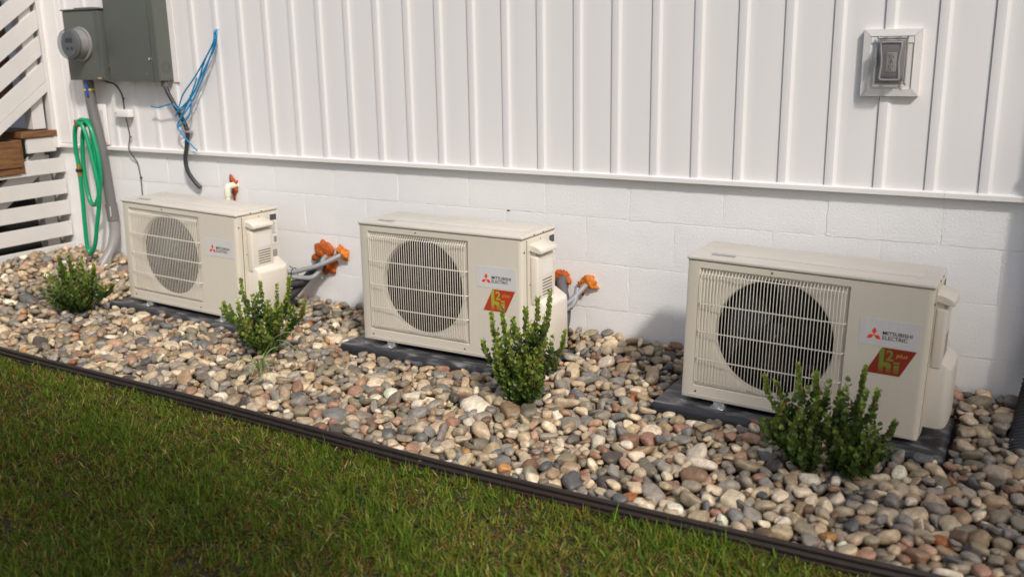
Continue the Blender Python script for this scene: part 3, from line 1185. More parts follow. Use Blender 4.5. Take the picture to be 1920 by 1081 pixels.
bead = [(0.0085 * math.cos(a), 0.026 + 0.0085 * math.sin(a)) for a in np.linspace(0, 2 * math.pi, 12, endpoint=False)]
strip = [(0.002, 0.022), (0.0035, 0.012), (0.0075, 0.008), (0.0075, 0.004), (0.0035, 0.001), (0.0035, -0.006), (0.0065, -0.009), (0.0065, -0.013), (0.003, -0.016), (0.003, -0.07), (-0.003, -0.07), (-0.002, 0.022)]
half = len(path) // 2 - 2
rel(sweep(path, bead), eb_).build('top_bead', 'edging', edg)
rel(sweep(path, strip), eb_).build('strip', 'edging', edg)
jx = 3.125
jy = float(edge_y(jx))
rel(MB().tube([(jx - 0.028, jy + 0.001, 0.026), (jx + 0.028, jy - 0.001, 0.026)], 0.0102, 12), eb_).build('connector', 'edging', edg)

# ------------------------------------------------------------------ grass


def blades(P, h, width, lean, yaw, col, seg=3, curl=0.6):
    """ribbons: P (n,3) roots, returns verts, faces, colours"""
    n = len(P)
    d = np.stack([np.cos(yaw), np.sin(yaw), np.zeros(n)], 1)
    s = np.stack([-np.sin(yaw), np.cos(yaw), np.zeros(n)], 1)
    tw = rng.uniform(-0.8, 0.8, n)
    s = s * np.cos(tw)[:, None] + d * np.sin(tw)[:, None]
    rows = []
    for i in range(seg + 1):
        t = i / seg
        ang = lean * (0.55 + curl * t)
        c = P + d * (h * t * np.sin(ang))[:, None] + np.array([0, 0, 1.0]) * (h * t * np.cos(ang))[:, None]
        wv = width * (1 - t ** 1.6)
        if i < seg:
            rows.append(c - s * (wv / 2)[:, None])
            rows.append(c + s * (wv / 2)[:, None])
        else:
            rows.append(c)
    V = np.stack(rows, 1)
    nv = 2 * seg + 1
    fl = []
    for i in range(seg - 1):
        a = 2 * i
        fl += [(a, a + 1, a + 3), (a, a + 3, a + 2)]
    a = 2 * (seg - 1)
    fl.append((a, a + 1, a + 2))
    fl = np.array(fl)
    F = (fl[None] + (np.arange(n) * nv)[:, None, None]).reshape(-1, 3)
    return V.reshape(-1, 3), F, np.repeat(col, nv, 0)


def scatter_grass(n, x0, x1, y0, y1):
    x = rng.uniform(x0, x1, n)
    y = rng.uniform(y0, y1, n)
    ok = y < edge_y(x) - 0.008
    return x[ok], y[ok]


def grass_noise(x, y):
    return (np.sin(x * 5.1 + 1.7 * np.sin(y * 4.3)) * np.cos(y * 6.2 + 1.3 * np.sin(x * 3.7)) + 0.7 * np.sin(x * 12.3 + y * 9.1 + 2 * np.sin(y * 5)) * np.cos(y * 14 - x * 6)
            + 0.5 * np.sin(x * 27 - y * 21) * np.sin(y * 31 + x * 9)) / 1.5


def grow(nclump, per, box, sparse=1.0):
    x, y = scatter_grass(nclump, *box)
    ux_, uy_, ud_ = to_px(np.stack([x, y, np.zeros(len(x))], 1))
    seen = (ud_ > 0.3) & (ux_ > -260) & (ux_ < 2180) & (uy_ < 1330) & (uy_ > 500)
    keep = (seen | (rng.random(len(x)) < 0.3)) & (rng.random(len(x)) < sparse)
    x, y = x[keep], y[keep]
    m = len(x)
    cyaw = rng.uniform(0, 2 * np.pi, m)
    ctone = rng.random(m)
    csize = rng.uniform(0.75, 1.3, m)
    idx = np.repeat(np.arange(m), per)
    n = len(idx)
    X = x[idx] + rng.normal(0, 0.0075, n)
    Y = y[idx] + rng.normal(0, 0.0075, n)
    ok = Y < edge_y(X) - 0.007
    X, Y, idx = X[ok], Y[ok], idx[ok]
    n = len(X)
    pt = grass_noise(X, Y)
    dry = rng.random(n) < np.clip(0.38 - 0.26 * pt + 0.25 * (ctone[idx] - 0.5), 0.06, 0.9)
    green = np.array([(0.095, 0.170, 0.016), (0.060, 0.125, 0.014), (0.170, 0.250, 0.030), (0.115, 0.145, 0.016), (0.190, 0.195, 0.028)])[rng.integers(0, 5, n)]
    dryc = np.array([(0.30, 0.18, 0.05), (0.19, 0.085, 0.025), (0.11, 0.045, 0.016), (0.42, 0.31, 0.14), (0.22, 0.16, 0.04)])[rng.integers(0, 5, n)]
    col = np.where(dry[:, None], dryc, green) * rng.uniform(0.65, 1.3, (n, 1)) * np.array((1.02, 1.04, 0.95))
    h = np.where(dry, rng.uniform(0.014, 0.040, n), rng.uniform(0.018, 0.046, n)) * csize[idx] * (1 + 0.22 * pt)
    h = np.where(rng.random(n) < 0.02, h * 1.5, h)
    lean = np.where(dry, rng.uniform(0.5, 1.5, n), np.abs(rng.normal(0.85, 0.45, n)))
    yaw = cyaw[idx] + rng.normal(0, 1.1, n)
    w = rng.uniform(0.0030, 0.0064, n)
    z = -0.026 + 0.007 * np.sin(X * 2.1 + Y * 1.3) + 0.004 * np.sin(X * 7 - Y * 5)
    return blades(np.stack([X, Y, z], 1), h, w, lean, yaw, col)


A = [grow(26000, 8, (0.8, 5.5, -2.62, -1.28)), grow(2600, 6, (-2.0, 8.0, -4.6, -1.25))]
offs = np.cumsum([0] + [len(a[0]) for a in A[:-1]])
me = color_mesh('grass', np.concatenate([a[0] for a in A]), np.concatenate([a[1] + o_ for a, o_ in zip(A, offs)]), np.concatenate([a[2] for a in A]), 'blade', smooth=False)
grass = bpy.data.objects.new('grass', me)
COL.objects.link(grass)
grass['kind'] = 'stuff'
grass['label'] = 'short patchy green lawn grass with dry brown blades'
grass['category'] = 'grass'


# ------------------------------------------------------------------ shrubs
def leaf_cloud(nodes):
    """nodes: list of (pos, dir, side, size, colour): pairs of small cupped oval leaves"""
    prof = [(0.0, 0.0), (0.30, 0.39), (0.65, 0.43), (1.0, 0.0), (0.65, -0.43), (0.30, -0.39)]
    V, F, Cc = [], [], []
    off = 0
    for p, d, s, size, col in nodes:
        nrm = d.cross(s).normalized()
        base = len(V)
        for t, w in prof:
            q = p + d * (t * size) + s * (w * size) + nrm * (abs(w) * size * 0.22 - 0.10 * size * t * t)
            V.append(q[:])
            Cc.append(col)
        V.append((p + d * (0.55 * size))[:])
        Cc.append(tuple(c * 1.12 for c in col))
        m = base + 6
        for i in range(6):
            F.append((base + i, base + (i + 1) % 6, m))
    return np.array(V), np.array(F), np.array(Cc)


def make_shrub(name, base, top_h, spread, n_main, label, seed, tops=None, light=1.0, two=False):
    r = random.Random(seed)
    root = empty(name, base)
    tag(root, label, 'shrub', 'small boxwood shrubs in the gravel')
    nodes, stem = [], MB()
    shoots = []
    for i in range(n_main):
        a = 2 * math.pi * i / n_main + r.uniform(-0.4, 0.4)
        rad = math.sqrt((i + 0.5) / n_main)
        cl = 0.0
        if two:
            cl = -0.085 if i % 2 == 0 else 0.070
        hgt = top_h * r.uniform(0.60, 1.0) * (1 - 0.22 * rad * rad)
        ex = (spread[0] if math.cos(a) < 0 else spread[1]) * rad * math.cos(a) * r.uniform(0.70, 0.95) * (0.55 if two else 1) + cl
        ey = 0.5 * (abs(spread[0]) + spread[1]) * 0.75 * rad * math.sin(a) * r.uniform(0.75, 1.05) * (0.8 if two else 1)
        p0 = Vector((r.uniform(-.018, .018) + cl * 0.55, r.uniform(-.015, .015), -0.03))
        p3 = Vector((ex, ey, hgt))
        p1 = p0 + Vector((ex * 0.30, ey * 0.30, hgt * 0.30))
        p2 = p0 + Vector((ex * 0.78, ey * 0.78, hgt * 0.66))
        shoots.append((smooth_path([p0, p1, p2, p3], 8), 0.0034, 0.16, True))
    if tops:
        for (tx, tz, ty) in tops:
            p0 = Vector((r.uniform(-.015, .015) + (0.045 * (1 if tx > 0 else -1) if two else 0), 0, -0.03))
            shoots.append((smooth_path([p0, (tx * 0.45, ty * .5, tz * 0.40), (tx * 0.88, ty, tz * 0.75), (tx, ty, tz)], 8), 0.003, 0.14, True))
    allsh = []
    for path, rad, start, main in shoots:
        allsh.append((path, rad, start, 1.0))
        n = len(path)
        ns = 8
        for q in range(ns):
            t = 0.14 + 0.50 * q / ns + r.uniform(-.02, .02)
            i = int(t * (n - 1))
            p = path[i]
            tang = (path[min(i + 1, n - 1)] - path[i - 1]).normalized()
            az = r.uniform(0, 2 * math.pi)
            out = Vector((math.cos(az), math.sin(az), 0.25)).normalized()
            L = r.uniform(0.060, 0.120) * (1.1 - 0.5 * t)
            d1 = (tang * 0.65 + out * 0.70).normalized()
            d2 = (tang * 0.7 + out * 0.2 + Vector((0, 0, 0.9))).normalized()
            if p.z + d1.z * L * .5 < 0.0:
                continue
            allsh.append((smooth_path([p, p + d1 * L * 0.5, p + d1 * L * 0.5 + d2 * L * 0.55], 5), 0.0014, 0.15, 0.6))
    for path, rad, start, imp in allsh:
        n = len(path)
        stem.tube(path, [rad * (1 - 0.75 * i / (n - 1)) for i in range(n)], 5, False)
        length = sum((path[i + 1] - path[i]).length for i in range(n - 1))
        count = max(4, int(length * (1 - start) / 0.0112))
        rot = r.uniform(0, 3)
        for q in range(count):
            t = start + (1 - start) * q / (count - 1)
            fi = t * (n - 1)
            i = min(int(fi), n - 2)
            p = path[i].lerp(path[i + 1], fi - i)
            tang = (path[i + 1] - path[i]).normalized()
            o = tang.orthogonal().normalized()
            o = Matrix.Rotation(rot + (q % 2) * math.pi / 2, 3, tang) @ o
            tip = max(0.0, (t - 0.38) / 0.62)
            for sg in (-1, 1):
                if imp == 1.0 and t < 0.4 and r.random() < 0.4:
                    continue
                d = (tang * (0.80 + 0.45 * tip) + o * sg * 0.80 + Vector((r.uniform(-.25, .25), r.uniform(-.25, .25), r.uniform(-.1, .25)))).normalized()
                s = d.cross(tang)
                s = s.normalized() if s.length > 1e-4 else d.orthogonal().normalized()
                s = (Matrix.Rotation(r.uniform(-0.4, 0.4), 3, d) @ s)
                size = r.uniform(0.0185, 0.0270) * (1 - 0.22 * tip)
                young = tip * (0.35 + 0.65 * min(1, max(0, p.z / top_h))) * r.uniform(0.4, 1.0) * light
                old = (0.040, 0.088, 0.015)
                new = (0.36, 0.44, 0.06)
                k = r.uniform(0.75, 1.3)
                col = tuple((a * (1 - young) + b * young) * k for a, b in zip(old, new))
                if r.random() < 0.012:
                    col = (0.30, 0.13, 0.05)
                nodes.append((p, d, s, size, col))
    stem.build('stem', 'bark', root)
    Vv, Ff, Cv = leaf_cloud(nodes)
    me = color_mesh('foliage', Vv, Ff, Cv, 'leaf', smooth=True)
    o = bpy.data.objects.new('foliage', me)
    o.parent = root
    COL.objects.link(o)
    return root


make_shrub('boxwood_shrub', (1.040, -0.735, 0.055), 0.27, (0.25, 0.27), 15, 'rounded dark boxwood shrub before the heat pump without sticker, nearest the stairs', 5,
           tops=[(-0.10, 0.27, -0.02), (-0.05, 0.275, 0.0), (0.14, 0.23, 0.0), (-0.25, 0.15, 0.02), (0.27, 0.16, 0.0)], light=0.55)
make_shrub('boxwood_shrub', (2.345, -0.745, 0.028), 0.31, (0.19, 0.22), 13, 'bright leafy boxwood shrub with a wispy grass tuft at its foot', 9,
           tops=[(-0.13, 0.32, 0.0), (-0.03, 0.31, 0.02), (0.165, 0.355, 0.0), (-0.215, 0.20, -0.03), (0.22, 0.24, 0.02)], light=1.0)
make_shrub('boxwood_shrub', (3.685, -0.774, 0.028), 0.37, (0.18, 0.19), 16, 'tall upright boxwood shrub in front of the middle heat pump and its red sticker', 14,
           tops=[(0.112, 0.445, 0.0), (0.050, 0.41, 0.02), (-0.09, 0.36, 0.0), (-0.12, 0.34, -0.03), (-0.18, 0.22, 0.0), (0.01, 0.37, 0.0), (0.17, 0.30, 0.0)], light=1.0)
make_shrub('boxwood_shrub', (4.805, -0.853, 0.028), 0.27, (0.16, 0.17), 16, 'boxwood shrub split into two clumps in front of the heat pump below the socket', 23,
           tops=[(0.095, 0.355, 0.0), (-0.10, 0.335, 0.0), (-0.20, 0.28, 0.0), (-0.045, 0.315, 0.0), (0.135, 0.29, 0.0), (0.19, 0.20, 0.0), (0.03, 0.27, 0.0)], light=0.6, two=True)

# weed tuft
tuft_root = empty('grass_tuft', (2.555, -1.0, 0.02))
tag(tuft_root, 'wispy tuft of long arching grass blades growing in the gravel', 'grass tuft')
r = random.Random(4)
mb = MB()
for i in range(16):
    a = r.uniform(0, 2 * math.pi)
    if i == 0:
        a, L = 0.55, 0.40
    elif i == 1:
        a, L = 0.10, 0.36
    else:
        L = r.uniform(0.09, 0.24)
    d = Vector((math.cos(a), math.sin(a), 0))
    pts = [Vector((0, 0, -0.02)) + d * 0.004]
    for k in range(1, 7):
        t = k / 6
        pts.append(d * (L * (0.12 * t + 0.62 * t * t)) + Vector((0, 0, L * (1.15 * t - 0.95 * t * t * t))))
    pts = smooth_path(pts, 3)
    side = Vector((-d.y, d.x, 0))
    vs, fs = [], []
    for k, p in enumerate(pts):
        w = 0.0048 * (1 - (k / (len(pts) - 1)) ** 2) + 0.0002
        vs += [p - side * w, p + Vector((0, 0, -w * 0.6)), p + side * w]
    for k in range(len(pts) - 1):
        fs += [(3 * k, 3 * k + 1, 3 * k + 4, 3 * k + 3), (3 * k + 1, 3 * k + 2, 3 * k + 5, 3 * k + 4)]
    mb.add(vs, fs, True)
M['tuft'] = mat('tuft_blade', (0.26, 0.34, 0.12), 0.45, var=0.3, vscale=30)
mb.build('blades', 'tuft', tuft_root)

# fallen leaves on the stones
for (x, y, lab, sz_) in ((3.242, -1.011, 'small red fallen leaf on the stones below the middle heat pump', 0.022), (4.505, -0.612, 'small red fallen leaf at the edge of the pad below the socket', 0.018)):
    ci, cj = int((x - GX0) / CELL), int((y + 1.395) / CELL)
    zl = float(HM[ci - 2:ci + 3, cj - 2:cj + 3].max()) + 0.0015
    pts = []
    for k in range(10):
        a = 2 * math.pi * k / 10
        rr = sz_ * (1.0 if k % 2 == 0 else 0.55)
        pts.append((rr * math.cos(a), rr * 0.8 * math.sin(a), 0.25 * sz_ * math.cos(2 * a)))
    m_ = MB().add(pts + [(0, 0, 0.004)], [(k, (k + 1) % 10, 10) for k in range(10)])
    o = m_.build('fallen_leaf', 'red_leaf')
    o.location = (x, y, zl)
    o.rotation_euler = (0.3, 0.2, 1.0)
    tag(o, lab, 'leaf', 'fallen leaves on the gravel')

# ------------------------------------------------------------------ electric meter
mt = tag(empty('electric_meter', (0.475, -0.02, 1.19)), 'grey electric meter box with a round glass meter on the siding', 'electric meter')
b0 = Vector((0.475, -0.02, 1.19))
rel(MB().bbox(0.322, 0.628, -0.120, -0.0225, 1.190, 1.572, 0.004, 2), b0).build('box', 'grey_paint', mt)
rel(MB().bbox(0.314, 0.636, -0.128, -0.0225, 1.5725, 1.580, 0.002, 1), b0).build('rain_lip', 'grey_dark', mt)
rel(MB().bbox(0.40, 0.55, -0.100, -0.030, 1.5803, 1.588, 0.003, 1), b0).build('top_plate', 'grey_paint', mt)
rel(MB().bbox(0.592, 0.6275, -0.1225, -0.1195, 1.200, 1.562, 0.001, 1), b0).build('door_flange', 'grey_dark', mt)
mc = (0.462, -0.12, 1.389)
rel(MB().lathe([(0.094, 0.0005), (0.096, -0.006), (0.094, -0.012), (0.086, -0.014), (0.080, -0.012)], mc, 'y', 40), b0).build('ring', 'pvc_mid', mt)
rel(MB().lathe([(0.081, -0.010), (0.080, -0.070), (0.076, -0.074), (0.0, -0.074)], mc, 'y', 40), b0).build('drum', 'cover_grey', mt)
gl = rel(MB().lathe([(0.0815, -0.058), (0.0815, -0.092), (0.078, -0.097), (0.0, -0.099)], mc, 'y', 40), b0).build('glass_cover', 'clear', mt)
rel(MB().lathe([(0.066, -0.0745), (0.066, -0.078), (0.0, -0.078)], mc, 'y', 32), b0).build('face', 'meter_face', mt)
rel(MB().box(0.432, 0.492, -0.2005, -0.1985, 1.398, 1.422), b0).build('display', 'dark_print', mt)
for xx in (0.444, 0.480):
    rel(MB().lathe([(0.0, -0.082), (0.009, -0.082), (0.010, -0.0775)], (xx, -0.12, 1.366), 'y', 12), b0).build('dial', 'dark_print', mt)
rel(MB().box(0.575, 0.603, -0.1245, -0.1222, 1.196, 1.206), b0).build('seal_sticker', 'tag_paper', mt)
rel(MB().tube([(0.628, -0.07, 1.26), (0.6815, -0.07, 1.26)], 0.020, 14), b0).build('nipple', 'grey_dark', mt)

pn = tag(empty('breaker_panel', (0.88, -0.02, 1.186)), 'tall grey steel breaker panel beside the round meter', 'electrical panel')
b0 = Vector((0.88, -0.02, 1.186))
rel(MB().bbox(0.684, 1.078, -0.114, -0.0225, 1.186, 2.05, 0.003, 1), b0).build('box', 'grey_paint', pn)
rel(MB().bbox(0.682, 1.030, -0.122, -0.1145, 1.186, 2.05, 0.003, 2), b0).build('door', 'grey_paint', pn)
rel(MB().bbox(1.034, 1.080, -0.1215, -0.1145, 1.186, 2.05, 0.002, 2), b0).build('door_edge', 'grey_paint', pn)
rel(MB().lathe([(0.0, -0.006), (0.007, -0.006), (0.008, 0.0)], (1.020, -0.122, 1.302), 'y', 12), b0).build('latch', 'chrome', pn)
for rr in (0.030, 0.019):
    k_ = MB().lathe([(rr, 0.0), (rr, 0.0012), (rr - 0.003, 0.0012), (rr - 0.003, 0.0)], (1.0783, -0.068, 1.256), 'x', 28)
    rel(k_, b0).build('knockout', 'grey_dark', pn)
for yy in (-0.09, -0.065, -0.04):
    rel(MB().lathe([(0.0, 0.001), (0.003, 0.001), (0.003, 0.0)], (1.0783, yy, 1.196), 'x', 8), b0).build('rivet', 'grey_dark', pn)
rel(MB().lathe([(0.0, -0.002), (0.003, -0.002), (0.003, 0.0)], (0.982, -0.122, 1.226), 'y', 8), b0).build('rivet', 'chrome', pn)
rel(MB().box(1.079, 1.118, -0.026, -0.0215, 1.178, 2.06), b0).build('edge_trim', 'trim', pn)

# service conduit from the meter into the ground
cd = tag(empty('service_conduit', (0.43, -0.06, 0.1)), 'thick grey plastic conduit from the meter box into the gravel', 'conduit')
b0 = Vector((0.43, -0.06, 0.1))
pth = smooth_path([(0.408, -0.068, 1.195), (0.412, -0.066, 1.05), (0.438, -0.064, 0.88), (0.452, -0.060, 0.72), (0.458, -0.055, 0.55), (0.468, -0.056, 0.42)], 6)
rel(MB().tube(pth, 0.030, 18), b0).build('pipe', 'pvc_grey', cd)
rel(MB().tube([(0.463, -0.0557, 0.47), (0.468, -0.056, 0.41), (0.472, -0.058, 0.37)], 0.0345, 18), b0).build('coupling', 'pvc_grey', cd)
pth = smooth_path([(0.470, -0.057, 0.40), (0.474, -0.062, 0.30), (0.474, -0.095, 0.21), (0.470, -0.155, 0.135), (0.466, -0.23, 0.06)], 6)
rel(MB().tube(pth, 0.030, 18), b0).build('elbow', 'pvc_mid', cd)
rel(MB().box(0.493, 0.499, -0.091, -0.0888, 0.40, 0.46), b0).build('print_label', 'paper', cd)
rel(MB().lathe([(0.033, 0.0), (0.033, 0.010)], (0.4085, -0.068, 1.130), 'z', 18), b0).build('yellow_band', 'yellow_tape', cd)
rel(MB().bbox(0.424, 0.444, -0.104, -0.098, 1.100, 1.175, 0.002, 1), b0).build('blue_tag', 'blue_tag', cd)

# access plate on the siding behind the conduit
ap = tag(empty('utility_plate', (0.41, -0.02, 0.92)), 'flat white utility plate on the siding behind the grey conduit', 'utility plate')
b0 = Vector((0.41, -0.02, 0.92))
rel(MB().bbox(0.335, 0.482, -0.034, -0.0225, 0.815, 1.050, 0.003, 2), b0).build('frame', 'trim', ap)
rel(MB().bbox(0.350, 0.467, -0.038, -0.0345, 0.830, 1.020, 0.002, 1), b0).build('panel', 'mount', ap)

# junction box and thin cable
jb = tag(empty('cable_junction_box', (0.655, -0.025, 0.98)), 'small white cable box with thin brown cable on the siding', 'junction box')
b0 = Vector((0.655, -0.025, 0.98))
rel(MB().bbox(0.588, 0.716, -0.058, -0.0225, 0.980, 1.024, 0.005, 3), b0).build('box', 'trim', jb)
rel(MB().lathe([(0.0, -0.002), (0.003, -0.002), (0.003, 0.0)], (0.606, -0.058, 1.003), 'y', 8), b0).build('screw', 'screw', jb)
cab_up = smooth_path([(0.520, -0.055, 1.192), (0.545, -0.045, 1.178), (0.598, -0.036, 1.163), (0.640, -0.034, 1.118), (0.652, -0.034, 1.07), (0.654, -0.036, 1.020)], 6)
rel(MB().tube(cab_up, 0.0045, 8), b0).build('cable', 'cable', jb)
cab_dn = smooth_path([(0.658, -0.036, 0.985), (0.664, -0.030, 0.92), (0.668, -0.030, 0.868), (0.656, -0.037, 0.800), (0.668, -0.020, 0.750), (0.679, -0.006, 0.712), (0.690, -0.005, 0.632), (0.690, -0.006, 0.50), (0.70, -0.008, 0.30)], 6)
rel(MB().tube(cab_dn, 0.0032, 8), b0).build('cable', 'cable', jb)
for p in ((0.655, -0.034, 1.085), (0.671, -0.030, 0.868), (0.692, -0.005, 0.632)):
    rel(MB().bbox(p[0] - 0.002, p[0] + 0.010, p[1] - 0.006, p[1] + 0.003, p[2] - 0.005, p[2] + 0.005, 0.0015, 1), b0).build('clip', 'cable', jb)

# flexible black conduit from the panel
fc = tag(empty('flexible_conduit', (1.13, -0.05, 0.9)), 'dark flexible conduit hanging from the breaker panel', 'conduit')
b0 = Vector((1.13, -0.05, 0.9))
rel(MB().lathe([(0.0, 0.001), (0.017, 0.001), (0.019, -0.004), (0.019, -0.028), (0.015, -0.034)], (1.048, -0.065, 1.186), 'z', 16), b0).build('connector', 'pvc_grey', fc)
pth = smooth_path([(1.050, -0.065, 1.160), (1.066, -0.062, 1.120), (1.097, -0.052, 1.055), (1.137, -0.046, 0.985), (1.165, -0.044, 0.914), (1.152, -0.046, 0.836), (1.132, -0.048, 0.757), (1.142, -0.044, 0.690), (1.172, -0.030, 0.635), (1.202, -0.020, 0.602)], 6)
rel(MB().tube(pth, 0.0115, 12), b0).build('tube', 'black_rubber', fc)
rel(MB().bbox(1.148, 1.190, -0.060, -0.0225, 0.908, 0.918, 0.002, 1), b0).build('strap', 'pvc_light', fc)

# blue wires
bw = tag(empty('blue_wires', (1.43, -0.02, 1.44)), 'bundle of loose blue wires hanging from a hole in the siding', 'wires')
b0 = Vector((1.43, -0.02, 1.44))
wires = [
    [(1.432, -0.015, 1.446), (1.442, -0.040, 1.438), (1.462, -0.055, 1.40), (1.375, -0.060, 1.298), (1.285, -0.060, 1.150), (1.195, -0.065, 1.045), (1.122, -0.070, 0.945), (1.160, -0.074, 0.955), (1.215, -0.066, 1.00), (1.236, -0.060, 1.070), (1.225, -0.055, 1.11)],
    [(1.434, -0.015, 1.447), (1.452, -0.048, 1.436), (1.475, -0.062, 1.41), (1.410, -0.064, 1.30), (1.300, -0.066, 1.135), (1.215, -0.070, 1.04), (1.135, -0.078, 0.955), (1.155, -0.075, 0.905), (1.190, -0.055, 0.850), (1.235, -0.050, 0.812)],
    [(1.431, -0.015, 1.445), (1.448, -0.050, 1.430), (1.440, -0.064, 1.37), (1.302, -0.066, 1.218), (1.185, -0.062, 1.118), (1.142, -0.062, 1.052), (1.118, -0.070, 1.000), (1.150, -0.076, 1.03), (1.23, -0.066, 1.09), (1.295, -0.058, 1.20)],
    [(1.433, -0.015, 1.444), (1.456, -0.044, 1.43), (1.450, -0.056, 1.36), (1.36, -0.060, 1.245), (1.25, -0.060, 1.11), (1.16, -0.068, 1.03), (1.10, -0.074, 1.062), (0.985, -0.070, 1.042), (0.922, -0.066, 1.047)],
]
for w in wires:
    rel(MB().tube(smooth_path(w, 8), 0.0042, 7), b0).build('wire', 'blue_wire', bw)
rel(MB().lathe([(0.0, -0.0012), (0.011, -0.0012), (0.011, 0.0)], (1.436, -0.0128, 1.447), 'y', 12), b0).build('hole', 'black', bw)

# green garden hose on its hook
hs = tag(empty('garden_hose', (0.39, -0.11, 0.55)), 'coiled green garden hose hanging beside the grey conduit', 'hose')
b0 = Vector((0.39, -0.11, 0.55))
hp = [(0.310, -0.128, 0.700), (0.304, -0.130, 0.80), (0.318, -0.128, 0.905), (0.352, -0.124, 0.955), (0.400, -0.118, 0.962), (0.446, -0.116, 0.915), (0.474, -0.120, 0.83), (0.492, -0.122, 0.735), (0.482, -0.124, 0.60), (0.440, -0.126, 0.50), (0.392, -0.124, 0.468), (0.352, -0.116, 0.505), (0.330, -0.110, 0.60),
      (0.322, -0.104, 0.72), (0.335, -0.098, 0.86), (0.366, -0.094, 0.942), (0.400, -0.096, 0.958), (0.430, -0.104, 0.90), (0.446, -0.112, 0.78), (0.466, -0.128, 0.66), (0.474, -0.134, 0.54), (0.456, -0.140, 0.44), (0.424, -0.142, 0.34), (0.386, -0.140, 0.235), (0.338, -0.138, 0.176), (0.308, -0.138, 0.205), (0.308, -0.136, 0.35), (0.312, -0.132, 0.50), (0.310, -0.128, 0.640)]
rel(MB().tube(smooth_path(hp, 8), 0.0125, 12), b0).build('tube', 'hose', hs)
hp2 = [(0.362, -0.150, 0.930), (0.398, -0.148, 0.945), (0.428, -0.146, 0.905), (0.458, -0.148, 0.80), (0.486, -0.150, 0.66), (0.490, -0.148, 0.56), (0.468, -0.144, 0.47)]
rel(MB().tube(smooth_path(hp2, 8), 0.0120, 12), b0).build('tube', 'hose', hs)
rel(MB().tube([(0.3105, -0.128, 0.705), (0.3105, -0.128, 0.635)], 0.0145, 12), b0).build('coupling', 'brass', hs)
rel(MB().tube([(0.3105, -0.128, 0.678), (0.3105, -0.128, 0.660)], 0.0215, 10), b0).build('grip_ring', 'black', hs)
hk = tag(empty('hose_hook', (0.39, -0.04, 0.93)), 'small rusty hook holding the green hose', 'hook')
b0 = Vector((0.39, -0.04, 0.93))
rel(MB().tube(smooth_path([(0.385, -0.035, 0.935), (0.384, -0.08, 0.930), (0.380, -0.135, 0.930), (0.378, -0.162, 0.938), (0.378, -0.166, 0.968)], 5), 0.0055, 8), b0).build('hook', 'foam_dark', hk)


# ------------------------------------------------------------------ foam, pipes
def blob(name, center, pts, material, label, seed, group='foam seals where pipes enter the wall', squash=0.5):
    """Lumpy expanded foam: overlapping lumps fused by a remesh-like displacement."""
    r = np.random.default_rng(seed)
    v, f = ico(4)
    P = np.array(pts)          # (x, z, radius) lumps
    cx, cz = P[:, 0].mean(), P[:, 1].mean()
    out = np.zeros_like(v)
    for i, d in enumerate(v):
        # furthest point of the union of spheres along d
        best = 0.006
        for (x, z, rad) in P:
            c = np.array((x - cx, 0.0, z - cz))
            b = c @ d
            disc = b * b - (c @ c - rad * rad)
            if disc > 0:
                best = max(best, b + math.sqrt(disc))
        out[i] = d * best
    for q in range(20):
        dv = r.normal(size=3)
        dv /= np.linalg.norm(dv)
        out *= (1 + 0.038 * np.sin(v @ dv * r.uniform(5, 15) + r.uniform(0, 6)))[:, None]
    out[:, 1] *= squash
    mb = MB().add(out.tolist(), f.tolist(), True)
    o = mb.build(name, material, sharp=False)
    o.location = (cx, center, cz)
    tag(o, label, 'foam seal', group)
    return o


blob('foam_sealant', -0.012, [(2.075, 0.345, 0.030), (2.040, 0.315, 0.030), (2.100, 0.325, 0.033), (2.015, 0.285, 0.018), (2.108, 0.275, 0.028), (2.095, 0.235, 0.026), (2.065, 0.210, 0.020), (2.08, 0.29, 0.03)],
     'foam', 'large ragged orange foam patch beside the heat pump without sticker', 1, squash=0.75)
blob('foam_sealant', -0.016, [(2.176, 0.334, 0.022), (2.192, 0.326, 0.026), (2.204, 0.316, 0.024), (2.210, 0.303, 0.020), (2.186, 0.342, 0.018)], 'foam_amber', 'small amber foam plug above a grey conduit beside the heat pump without sticker', 2, squash=0.8)
blob('foam_sealant', -0.016, [(3.440, 0.338, 0.025), (3.466, 0.338, 0.022), (3.488, 0.318, 0.018), (3.415, 0.325, 0.028)], 'foam', 'orange foam around the dark pipe behind the middle heat pump', 3, squash=0.8)
blob('foam_sealant', -0.016, [(3.577, 0.328, 0.023), (3.590, 0.326, 0.025), (3.602, 0.316, 0.022), (3.558, 0.305, 0.020), (3.560, 0.265, 0.010), (3.562, 0.285, 0.012)], 'foam_amber', 'amber foam plug around the grey conduit beside the middle heat pump', 4, squash=0.8)
blob('foam_sealant', -0.014, [(1.447, 0.655, 0.018), (1.458, 0.640, 0.016), (1.458, 0.610, 0.017), (1.450, 0.590, 0.014), (1.448, 0.565, 0.010)], 'foam_dark', 'narrow rusty foam drip below the cream pipe elbow', 5, squash=0.8)

pe = tag(empty('drain_pipe', (1.44, -0.05, 0.5)), 'cream plastic pipe elbow at the wall above the heat pump without sticker', 'pipe')
b0 = Vector((1.44, -0.05, 0.5))
rel(MB().tube([(1.462, 0.004, 0.632), (1.462, -0.050, 0.632)], 0.0135, 14), b0).build('stub', 'pvc_white', pe)
rel(MB().tube(smooth_path([(1.462, -0.028, 0.632), (1.462, -0.056, 0.632), (1.461, -0.070, 0.622), (1.461, -0.072, 0.605), (1.461, -0.072, 0.580)], 5), 0.0175, 16), b0).build('elbow', 'pvc_white', pe)
rel(MB().tube([(1.461, -0.072, 0.590), (1.463, -0.074, 0.12)], 0.0135, 14), b0).build('downpipe', 'pvc_white', pe)

# pipes of the first unit
PIPE_GROUP = 'pipes from the wall to the heat pumps'


